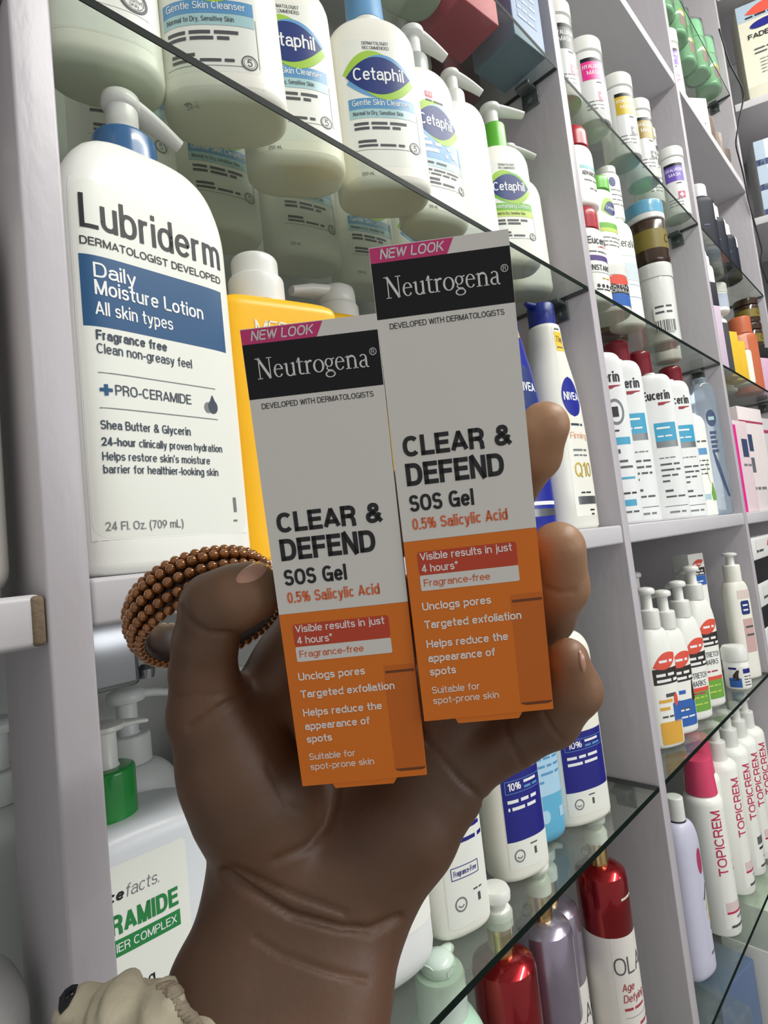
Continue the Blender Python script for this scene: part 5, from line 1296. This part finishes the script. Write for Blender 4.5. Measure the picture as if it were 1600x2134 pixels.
o, cv = stackbox('pale pink carton in the middle of the far bay board', 1.5650, .055, Z, .14, .08, .245, (232, 222, 222), -8)
cv.rect(-.05, .14, -.01, .18, SLATE, 1); cv.rect(-.05, .09, -.015, .125, GREYP, 1); cv.line(-.07, .21, .07, .21, .005, CRED, 1); cv.words(-.05, .05, .08, .01, GREYINK, 4); cv.build('print', o)
o, cv = stackbox('white carton with red stripe furthest along the far bay board', 1.7300, .055, Z, .14, .08, .235, (206, 204, 206), -8); cv.line(-.07, .2, .07, .2, .008, CRED, 1); cv.build('print', o)
Z = -.3069
zz = Z
for i, (h, c, lb) in enumerate(((.029, (24, 24, 26), 'black filler block at the bottom of the mixed stack in the far bay'), (.045, (226, 226, 226), 'white carton low in the mixed stack in the far bay'), (.042, (26, 26, 30), 'black filler block in the middle of the mixed stack in the far bay'), (.047, (228, 228, 226), 'white carton in the middle of the mixed stack in the far bay'), (.048, (22, 22, 26), 'black filler block high in the mixed stack in the far bay'), (.044, (230, 230, 228), 'white carton with coral oval topping the mixed stack in the far bay'))):  # black blocks fill the dark gaps between the white cartons
    o, cv = plain_box('carton', lb, 1.4700, .090, zz, .30, .165, h, mat('stack_carton_%d_%d_%d' % c, c, .5), 0, 'box', 'stacked white and black cartons')
    if c[0] > 100: cv.lens(.035, .030, .026, .008, LENSR, 2, .2); cv.words(-.09, .014, .06, .008, DGREYINK, 3 + i); cv.words(.02, .012, .06, .008, DGREYINK, 30 + i); cv.build('print', o)
    zz += h + .0001

# ------------------------------------------------------------------ right wall shelves
def sucarton(u, w, z, wd_, dp, h, mt, lb, grp=None):
    o = thing('carton', lb, 'box', SU(u + wd_ / 2, w, z), 0, grp)
    M = Matrix.Identity(4); c, s = math.sin(A), -math.cos(A)
    p = SU(u + wd_ / 2, w, z)
    ux, uy = c, s; wx, wy = -s, c
    M[0][0], M[1][0] = ux, uy; M[0][1], M[1][1] = wx, wy
    M[0][3], M[1][3], M[2][3] = p
    o.matrix_world = M
    v, f = boxgeo(-wd_ / 2, wd_ / 2, 0, dp, 0, h, .0015); mesh('carton_body', v, f, mt, o, sharp=40)
    cv = Canvas(lambda s_, z_, e: np.stack([s_, -np.broadcast_to(e, s_.shape) * 2, z_], -1), base=.0004, step=.0002); cv.film = mt; cv.lim = wd_ / 2 - .0005
    return o, cv
CRB = mat('cream_carton', (214, 210, 192), .5); SKB = mat('pale_blue_carton_side', (168, 186, 204), .5)
o, cv = sucarton(.040, .004, 1.1901, .14, .08, .285, CRB, 'tall cream carton with coral oval and navy ellipse on the right wall shelf')
cv.rect(-.07, .235, .07, .285, SKB, 0); cv.lens(.0, .262, .050, .016, LENSR, 2, .15); cv.words(-.05, .240, .1, .008, INK, 3); cv.ell(-.006, .215, .036, .012, NAVYL, 2, .1)
cv.text('FADE MILK', -.050, .176, .015, INK, w=.105, bold=.02)
for i in range(2): cv.words(-.04, .140 - .012 * i, .09, .007, DGREYINK, 5 + i)
for i in range(5): cv.words(-.03, .108 - .010 * i, .085, .004, GREYINK, 9 + i)
cv.words(-.01, .035, .06, .008, GREYINK, 15); cv.build('print', o)
zz = .8421
for i, lb in enumerate(('white carton with pink oval at the bottom of the right wall stack', 'white carton with coral oval in the middle of the right wall stack', 'white carton with coral oval on top of the right wall stack')):
    o, cv = sucarton(.030, .006, zz, .16, .10, .074, WHITE2, lb, 'cartons stacked on the right wall shelf')
    cv.rect(-.08, .0, -.055, .074, SKB, 1, nx=4); cv.rect(-.08, .0, .08, .018, OVB, 1); cv.lens(.0, .05, .04, .012, CRED if i == 0 else LENSR, 2, .15); cv.words(-.04, .028, .08, .008, INK, 3 + i); cv.build('print', o); zz += .0742
def cable(pts, lb):
    P = [at(*p) for p in pts]; Q = []
    for i in range(len(P) - 1):
        for k in range(8): Q.append(P[i] + (P[i + 1] - P[i]) * k / 8)
    Q.append(P[-1])
    for _ in range(3): Q = [Q[0]] + [(Q[i - 1] + 2 * Q[i] + Q[i + 1]) / 4 for i in range(1, len(Q) - 1)] + [Q[-1]]
    v, f = sweep(Q, [(.0022, .0022)] * len(Q), 8, 2); o = mesh('cable', v, f, CABLE); tag(o, lb, 'cable', None)
cable([(1498, 60, 1.56), (1519, 131, 1.57), (1552, 192, 1.585), (1540, 250, 1.59), (1532, 300, 1.59), (1548, 360, 1.6), (1562, 430, 1.6), (1588, 520, 1.6), (1584, 545, 1.6), (1600, 590, 1.6)], 'thin black cable hanging in the corner in front of the right wall shelves')
# ------------------------------------------------------------------ the hand: smooth-blended bone capsules, meshed by surface nets
SK = 1.0
def cp(x, y, d):
    """hand-frame point (right, down, forward in metres) from its sighted position"""
    return np.array([(x - 800) / CAM_F * d, (y - 1067) / CAM_F * d, d])
def rcone(p, a, b, ra, rb):
    ba = b - a; L = np.dot(ba, ba)
    t = np.clip(((p - a) @ ba) / L, 0, 1)
    return np.linalg.norm(p - (a + t[..., None] * ba), axis=-1) - (ra + (rb - ra) * t)
def smin(a, b, k):
    h = np.clip(0.5 + 0.5 * (b - a) / k, 0, 1)
    return b + (a - b) * h - k * h * (1 - h)
def chain(p, pts, k=0.003):
    D = None
    for q0, q1 in zip(pts[:-1], pts[1:]):
        d = rcone(p, cp(*q0[:3]), cp(*q1[:3]), q0[3], q1[3])
        D = d if D is None else smin(D, d, k)
    return D
PALM = [  # chains of (px, py, depth, radius)
    [(560, 1850, .2000, .0185), (545, 1740, .1960, .0165), (510, 1670, .1930, .0170), (480, 1600, .1915, .0163), (432, 1490, .1890, .0124)],
    [(600, 1800, .2020, .0185), (555, 1650, .2010, .0165), (515, 1520, .2020, .0145), (600, 1380, .2120, .0120), (650, 1290, .2190, .0120)],
    [(650, 1850, .2030, .0190), (690, 1720, .2140, .0150), (720, 1450, .2240, .0120), (720, 1290, .2210, .0115)],
    [(700, 1850, .2040, .0190), (770, 1700, .2140, .0150), (800, 1480, .2210, .0120), (810, 1340, .2200, .0115)],
    [(735, 1850, .2040, .0185), (810, 1720, .2070, .0160), (870, 1580, .2110, .0135), (890, 1460, .2150, .0115)],
    [(860, 1620, .2120, .0130), (935, 1520, .2130, .0120), (1010, 1440, .2140, .0110)],
    [(745, 1850, .2030, .0180), (800, 1790, .2010, .0160), (852, 1728, .2015, .0163), (925, 1640, .2065, .0132), (945, 1610, .2070, .0110)],
]
ARM = [
    [(555, 1850, .2000, .0186), (545, 1900, .1960, .0185), (490, 2060, .1820, .0200), (430, 2330, .1600, .0225)],
    [(735, 1850, .2030, .0186), (725, 1900, .1990, .0172), (690, 2040, .1860, .0195), (640, 2330, .1640, .0220)],
    [(650, 1850, .2020, .0215), (630, 1920, .1990, .0205), (590, 2060, .1860, .0225), (535, 2330, .1640, .0250)],
]
FING = [
    # thumb
    [(440, 1490, .1890, .0122), (424, 1400, .1870, .0106), (428, 1340, .1850, .0102), (446, 1262, .1830, .0105), (490, 1246, .1820, .0105), (522, 1234, .1815, .0098)],
    # index (behind the cartons)
    [(700, 1290, .2200, .0115), (800, 1120, .2170, .0100), (880, 980, .2110, .0088), (930, 910, .2060, .0072)],
    # middle
    [(815, 1340, .2200, .0115), (960, 1140, .2160, .0100), (1066, 1022, .2080, .0086), (1118, 950, .1950, .0080), (1134, 888, .1880, .0082)],
    # ring
    [(892, 1460, .2150, .0112), (1030, 1370, .2120, .0100), (1142, 1288, .2020, .0088), (1166, 1222, .1900, .0092), (1163, 1142, .1830, .0086)],
    # little finger
    [(935, 1620, .2070, .0110), (1066, 1542, .2040, .0097), (1148, 1498, .1985, .0096), (1196, 1438, .1890, .0088), (1183, 1372, .1840, .0066)],
]
def hand_sdf(p):
    D = None
    for c in PALM:
        d = chain(p, c, .006); D = d if D is None else smin(D, d, .010)
    for c in ARM:
        d = chain(p, c, .006); D = smin(D, d, .010)
    for i, c in enumerate(FING):
        d = chain(p, c, .0025); D = smin(D, d, .006 if i == 0 else .0045)
    return D
def surface_nets(fn, lo, hi, h, chunk=18):
    n = np.ceil((np.array(hi) - lo) / h).astype(int) + 1
    ax = [lo[i] + h * np.arange(n[i]) for i in range(3)]
    G = np.empty(n, np.float32)
    for i in range(0, n[0], chunk):
        X, Y, Z3 = np.meshgrid(ax[0][i:i + chunk], ax[1], ax[2], indexing='ij')
        G[i:i + chunk] = fn(np.stack([X, Y, Z3], -1))
    S = G < 0
    cs = np.zeros(np.array(n) - 1, int); ct = np.zeros(tuple(np.array(n) - 1) + (3,)); cn = np.zeros(np.array(n) - 1)
    def sl(o): return tuple(slice(o[k], n[k] - 1 + o[k]) for k in range(3))
    for a in range(3):
        for u in (0, 1):
            for v in (0, 1):
                o0 = [0, 0, 0]; b, c = [k for k in range(3) if k != a]
                o0[b] = u; o0[c] = v; o1 = list(o0); o1[a] = 1
                g0, g1 = G[sl(o0)], G[sl(o1)]
                cr = (g0 < 0) != (g1 < 0)
                t = np.where(cr, g0 / np.where(cr, g0 - g1, 1), 0)
                P = np.zeros(g0.shape + (3,)); P[..., a] = t; P[..., b] = u; P[..., c] = v
                ct += P * cr[..., None]; cn += cr
    act = cn > 0
    idx = -np.ones(act.shape, int); idx[act] = np.arange(act.sum())
    ijk = np.argwhere(act)
    V = np.array(lo) + (ijk + ct[act] / cn[act][:, None]) * h
    F = []
    for a in range(3):
        b, c = (a + 1) % 3, (a + 2) % 3
        q = [slice(None)] * 3; r = [slice(None)] * 3
        q[a] = slice(0, n[a] - 1); r[a] = slice(1, n[a])
        s0, s1 = S[tuple(q)], S[tuple(r)]
        e = np.argwhere(s0 != s1)
        e = e[(e[:, b] > 0) & (e[:, c] > 0) & (e[:, b] < n[b] - 1) & (e[:, c] < n[c] - 1)]
        fl = s0[tuple(e.T)]
        def g(db, dc):
            k = e.copy(); k[:, b] += db; k[:, c] += dc; return idx[tuple(k.T)]
        A_, B_, C_, D_ = g(-1, -1), g(0, -1), g(0, 0), g(-1, 0)
        qd = np.stack([A_, B_, C_, D_], 1); qd[~fl] = qd[~fl][:, ::-1]
        F.append(qd)
    return V, np.concatenate(F)
def relax(V, F, it, lam=.5):
    e = np.concatenate([F[:, [0, 1]], F[:, [1, 2]], F[:, [2, 3]], F[:, [3, 0]]]); e = np.concatenate([e, e[:, ::-1]])
    cnt = np.bincount(e[:, 0], minlength=len(V))[:, None]
    for k in range(it):
        for l in (lam, -lam * 1.03):
            s = np.stack([np.bincount(e[:, 0], V[e[:, 1], i], minlength=len(V)) for i in range(3)], 1)
            V = V + l * (s / np.maximum(cnt, 1) - V)
    return V
def vnormals(V, F):
    n = np.cross(V[F[:, 2]] - V[F[:, 0]], V[F[:, 3]] - V[F[:, 1]])
    N = np.zeros_like(V)
    for k in range(4): np.add.at(N, F[:, k], n)
    return N / (np.linalg.norm(N, axis=1)[:, None] + 1e-12)
hv, hf = surface_nets(hand_sdf, np.array([-.092, -.060, .140]), np.array([.100, .190, .238]), .00115)
hv = relax(hv, hf, 6)
def sight(V): return np.stack([800 + CAM_F * V[:, 0] / V[:, 2], 1067 + CAM_F * V[:, 1] / V[:, 2]], 1)
# skin folds pressed into the surface: (points, width, depth) on the palm side
FOLDS = [
    ([(380, 1267), (390, 1290), (410, 1307), (437, 1319), (500, 1323), (550, 1315)], 6, .0011),
    ([(868, 1520), (905, 1560), (960, 1625), (1008, 1668)], 7, .0013),
    ([(1050, 1508), (1062, 1545), (1090, 1594)], 6, .0010),
    ([(1132, 1490), (1148, 1515), (1172, 1540)], 5, .0010),
    ([(1132, 1222), (1165, 1236), (1195, 1232)], 5, .0009),
    ([(700, 1640), (694, 1680), (680, 1720), (640, 1765), (575, 1795)], 9, .0010),
    ([(469, 1819), (540, 1867), (607, 1905), (705, 1931), (772, 1938), (832, 1912)], 10, .0018),
    ([(487, 1811), (570, 1849), (667, 1884), (720, 1905)], 8, .0010),
    ([(532, 1954), (592, 1991), (686, 2025), (761, 2042)], 7, .0008),
    ([(525, 1435), (462, 1472), (425, 1497), (395, 1517)], 6, .0011),
    ([(500, 1440), (440, 1450), (372, 1452)], 4, .0004),
    ([(560, 1600), (600, 1680), (660, 1700)], 8, .0004),
]
def press(V, F):
    N = vnormals(V, F); P = sight(V)
    front = np.clip(-N[:, 2] * 2.0, 0, 1)
    D = np.zeros(len(V))
    for pts, w, dp in FOLDS:
        best = np.full(len(V), 1e9)
        for a, b in zip(pts[:-1], pts[1:]):
            a = np.array(a, float); b = np.array(b, float); ba = b - a
            t = np.clip(((P - a) @ ba) / (ba @ ba), 0, 1)
            best = np.minimum(best, np.linalg.norm(P - a - t[:, None] * ba, axis=1))
        D = np.maximum(D, dp * np.exp(-(best / w) ** 2))
    # faint skin wrinkling
    return V - N * (D * front)[:, None]
hv = press(hv, hf)
SKIN = bpy.data.materials.new('dark_brown_skin'); SKIN.use_nodes = True
nt = SKIN.node_tree; b = nt.nodes['Principled BSDF']
tc = nt.nodes.new('ShaderNodeTexCoord')
n1 = nt.nodes.new('ShaderNodeTexNoise'); n1.inputs['Scale'].default_value = 22; n1.inputs['Detail'].default_value = 3
n2 = nt.nodes.new('ShaderNodeTexNoise'); n2.inputs['Scale'].default_value = 420; n2.inputs['Detail'].default_value = 3
rp = nt.nodes.new('ShaderNodeValToRGB')
rp.color_ramp.elements[0].position = .35; rp.color_ramp.elements[0].color = lin((84, 60, 43))
rp.color_ramp.elements[1].position = .68; rp.color_ramp.elements[1].color = lin((99, 68, 49))
nt.links.new(tc.outputs['Object'], n1.inputs['Vector']); nt.links.new(tc.outputs['Object'], n2.inputs['Vector'])
nt.links.new(n1.outputs['Fac'], rp.inputs['Fac']); av = nt.nodes.new('ShaderNodeAttribute'); av.attribute_name = 'lit_finger_pad'
mxs = nt.nodes.new('ShaderNodeMix'); mxs.data_type = 'RGBA'; mxs.inputs['B'].default_value = lin((160, 121, 90))
nt.links.new(av.outputs['Fac'], mxs.inputs['Factor']); nt.links.new(rp.outputs['Color'], mxs.inputs['A']); nt.links.new(mxs.outputs['Result'], b.inputs['Base Color'])
bp = nt.nodes.new('ShaderNodeBump'); bp.inputs['Strength'].default_value = .25; bp.inputs['Distance'].default_value = .0004
nt.links.new(n2.outputs['Fac'], bp.inputs['Height']); nt.links.new(bp.outputs['Normal'], b.inputs['Normal'])
b.inputs['Roughness'].default_value = .48; b.inputs['Specular IOR Level'].default_value = .45
b.inputs['Subsurface Weight'].default_value = .04; b.inputs['Subsurface Radius'].default_value = (.6, .25, .12); b.inputs['Subsurface Scale'].default_value = .004
HP = at(620, 2100, .18)
person = thing('person', 'left hand, palm to the viewer, gripping two cartons, beaded ring and cream sleeve', 'person', tuple(HP))
def toworld(V): return CAM_POS + np.asarray(V) @ VM - HP
hand = mesh('hand', toworld(hv), hf, SKIN, person)
lit_pad = np.zeros(len(hv))  # paler pad skin, plus the light on the fingertips put into the colour
for c, wgt in zip(FING, (.35, 0, 1.0, .9, .45)):
    for q0, q1, k0, k1 in ((c[-3], c[-2], .15, .75), (c[-2], c[-1], .75, 1.0)):
        a, b_ = cp(*q0[:3]), cp(*q1[:3]); ba = b_ - a
        t = np.clip(((hv - a) @ ba) / (ba @ ba), 0, 1)
        dd = np.linalg.norm(hv - a - t[:, None] * ba, axis=1)
        lit_pad = np.maximum(lit_pad, wgt * (k0 + (k1 - k0) * t) * np.clip((.0125 - dd) / .002, 0, 1))
e_ = np.concatenate([hf[:, [0, 1]], hf[:, [1, 2]], hf[:, [2, 3]], hf[:, [3, 0]]]); e_ = np.concatenate([e_, e_[:, ::-1]])
cn_ = np.bincount(e_[:, 0], minlength=len(hv))
for _ in range(25): lit_pad = np.bincount(e_[:, 0], lit_pad[e_[:, 1]], minlength=len(hv)) / np.maximum(cn_, 1)
at_ = hand.data.attributes.new('lit_finger_pad', 'FLOAT', 'POINT'); at_.data.foreach_set('value', lit_pad.astype(np.float32))
def raycast(x, y, fn, d0=.14, d1=.235):
    d = d0; u = np.array([(x - 800) / CAM_F, (y - 1067) / CAM_F, 1.0])
    for _ in range(160):
        s = float(fn((u * d)[None])[0])
        if s < 1e-5: return u * d
        d += s * .8
        if d > d1: return None
    return u * d
NAIL = mat('finger_nail', (176, 132, 112), .25, coat=.3)
def nail(quad, nm='thumbnail', n=12, off=.0004):
    """plate laid on the skin inside a sighted quadrilateral with rounded corners"""
    V = []; ok = {}
    q = np.array(quad, float)
    for i in range(n + 1):
        for j in range(n + 1):
            s, t = i / n * 2 - 1, j / n * 2 - 1
            s2 = s * math.sqrt(1 - t * t * .45); t2 = t * math.sqrt(1 - s * s * .45)
            s2, t2 = (s2 + 1) / 2, (t2 + 1) / 2
            P = (q[0] * (1 - s2) + q[1] * s2) * (1 - t2) + (q[3] * (1 - s2) + q[2] * s2) * t2
            r = raycast(P[0], P[1], hand_sdf)
            e = 1e-4
            if r is None: r = cp(P[0], P[1], .19)
            g = np.array([float(hand_sdf((r + e * np.eye(3)[k])[None])[0] - hand_sdf((r - e * np.eye(3)[k])[None])[0]) for k in range(3)]); g /= np.linalg.norm(g) + 1e-9
            edge = 1 - max(abs(s), abs(t)) ** 6
            V.append(r + g * (off * edge + .00005))
    F = [(i * (n + 1) + j, i * (n + 1) + j + 1, (i + 1) * (n + 1) + j + 1, (i + 1) * (n + 1) + j) for i in range(n) for j in range(n)]
    mesh(nm, toworld(V), F, NAIL, person)
nail([(484, 1222), (502, 1184), (562, 1160), (552, 1206)])
nail([(1203, 1352), (1216, 1360), (1222, 1398), (1212, 1404)], 'fingernail', 8)
# ---- beaded ring hooked behind the thumb
RC = cp(430, 1268, .2130); RR = .0236; RT = .0046
w_ax = np.array([.86, -.50, 0]); w_ax /= np.linalg.norm(w_ax)       # major axis in sight
w_n = np.array([0.44, 0.76, -.50]); w_n -= w_ax * (w_n @ w_ax); w_n /= np.linalg.norm(w_n)
w_b = np.cross(w_n, w_ax)
BEAD = mat('amber_glass_beads', (150, 92, 38), .14, metal=.45, coat=.8, spec=.8, var=.55, nscale=260)
LINING = mat('dark_ring_lining', (46, 30, 26), .4)
Vb = []; Fb = []
for i in range(96):
    t = 2 * math.pi * i / 96
    c = RC + RR * (w_ax * math.cos(t) + w_b * math.sin(t)); rad = w_ax * math.cos(t) + w_b * math.sin(t)
    for k in range(16):
        a = 2 * math.pi * k / 16
        Vb.append(c + rad * RT * .55 * math.cos(a) + w_n * .0085 * math.sin(a))
for i in range(96):
    for k in range(16):
        j = (i + 1) % 96; l = (k + 1) % 16
        Fb.append((i * 16 + k, j * 16 + k, j * 16 + l, i * 16 + l))
ringo = mesh('beaded_ring', toworld(Vb), Fb, LINING, person)
def ball(c, r, nu=10, nv=7):
    V = []; F = []
    for a in range(nv + 1):
        p = math.pi * a / nv
        for b_ in range(nu):
            t = 2 * math.pi * b_ / nu; V.append((c[0] + r * math.sin(p) * math.cos(t), c[1] + r * math.sin(p) * math.sin(t), c[2] + r * math.cos(p)))
    for a in range(nv):
        for b_ in range(nu):
            F.append((a * nu + b_, a * nu + (b_ + 1) % nu, (a + 1) * nu + (b_ + 1) % nu, (a + 1) * nu + b_))
    return V, F
G = []
nb_ = 46
for row, (ang, off) in enumerate(((-1.15, 0), (-.55, .5), (0.0, 0), (.55, .5), (1.15, 0))):
    for i in range(nb_):
        t = 2 * math.pi * (i + off) / nb_
        rad = w_ax * math.cos(t) + w_b * math.sin(t)
        c = RC + RR * rad + rad * RT * (.55 + .35) * math.cos(ang) + w_n * .0090 * math.sin(ang)
        G.append(ball(c, .00190))
vb, fb = merge(*G)
beads = mesh('beads', toworld(vb), fb, BEAD, ringo); beads['kind'] = 'stuff'
# ---- sleeve cuff
SLV = mat('cream_sleeve_fabric', (178, 170, 148), .9, var=.3, nscale=120, bump=.5, bscale=500)
def sleeve_sdf(p):
    D = None
    for a, b_ in (((182, 2118, .170, .0082), (235, 2140, .168, .0100)), ((200, 2155, .172, .0105), (262, 2165, .166, .0140)), ((262, 2165, .166, .0140), (335, 2160, .163, .0112)), ((235, 2240, .168, .0160), (400, 2330, .156, .0180)), ((335, 2160, .163, .0112), (380, 2250, .158, .0120)), ((400, 2330, .156, .024), (640, 2400, .158, .027))):
        d = rcone(p, cp(*a[:3]), cp(*b_[:3]), a[3], b_[3]); D = d if D is None else smin(D, d, .004)
    x, y = p[..., 0], p[..., 1]
    f = .0009 * np.sin(520 * (x * .85 + y * .9) + 3 * np.sin(160 * y)) + .0007 * np.sin(900 * (x * .3 - y) + 2 * np.sin(300 * x))
    return D + f
sv, sf = surface_nets(sleeve_sdf, np.array([-.115, .105, .125]), np.array([.01, .215, .205]), .0012)
sv = relax(sv, sf, 2)
slo = mesh('sleeve', toworld(sv), sf, SLV, person)
def patch(pts, mt, nm, parent, fn, off=.0003):
    """flat print following the cloth: fan of sighted points dropped on the surface"""
    c = np.mean(pts, axis=0); V = []; F = []; n = len(pts)
    for k in range(5):
        for p in pts:
            P = c + (np.array(p) - c) * (k + .02) / 4.02
            r = raycast(P[0], P[1], fn, .12, .21); V.append((r if r is not None else cp(P[0], P[1], .17)) - np.array([0, 0, off + .0004]))
    for k in range(4):
        for i in range(n):
            j = (i + 1) % n; F.append((k * n + i, (k + 1) * n + i, (k + 1) * n + j, k * n + j))
    return mesh(nm, toworld(V), F, mt, parent)
BLKF = mat('black_print_fabric', (26, 28, 34), .8)
patch([(124, 2100), (126, 2075), (138, 2058), (152, 2048), (166, 2046), (160, 2066), (152, 2080), (146, 2092), (136, 2102), (128, 2110)], BLKF, 'dark_print', slo, sleeve_sdf)
# frayed rib along the cuff edge
RIB = mat('cuff_rib_fabric', (150, 138, 120), .9, var=.25, nscale=300, bump=.6, bscale=600)
G = []
pts = [(352, 2046), (362, 2046), (374, 2056), (386, 2072), (398, 2092), (410, 2112), (424, 2134), (440, 2160)]
pts = [np.array(p, float) for p in pts]
for i in range(44):
    s = i / 43 * (len(pts) - 1.001); k = int(s); P = pts[k] + (pts[k + 1] - pts[k]) * (s - k)
    def on(px_, py_):
        for dx in range(0, 60, 4):
            r_ = raycast(px_ - dx, py_ + dx * .4, sleeve_sdf, .12, .2)
            if r_ is not None: return r_ - np.array([0, 0, .0004])
        return cp(px_, py_, .155)
    a = on(P[0] + 2, P[1]); e2 = on(P[0] - 24 + 5 * math.sin(i * 2.1), P[1] + 11 + 3 * math.cos(i * 1.7))
    G.append(sweep([a, (a + e2) / 2 - np.array([0, 0, .0003]), e2], [(.00075, .00075), (.0010, .0010), (.0007, .0007)], 6, 2))
vr, fr = merge(*G)
mesh('cuff_rib', toworld(vr), fr, RIB, slo)
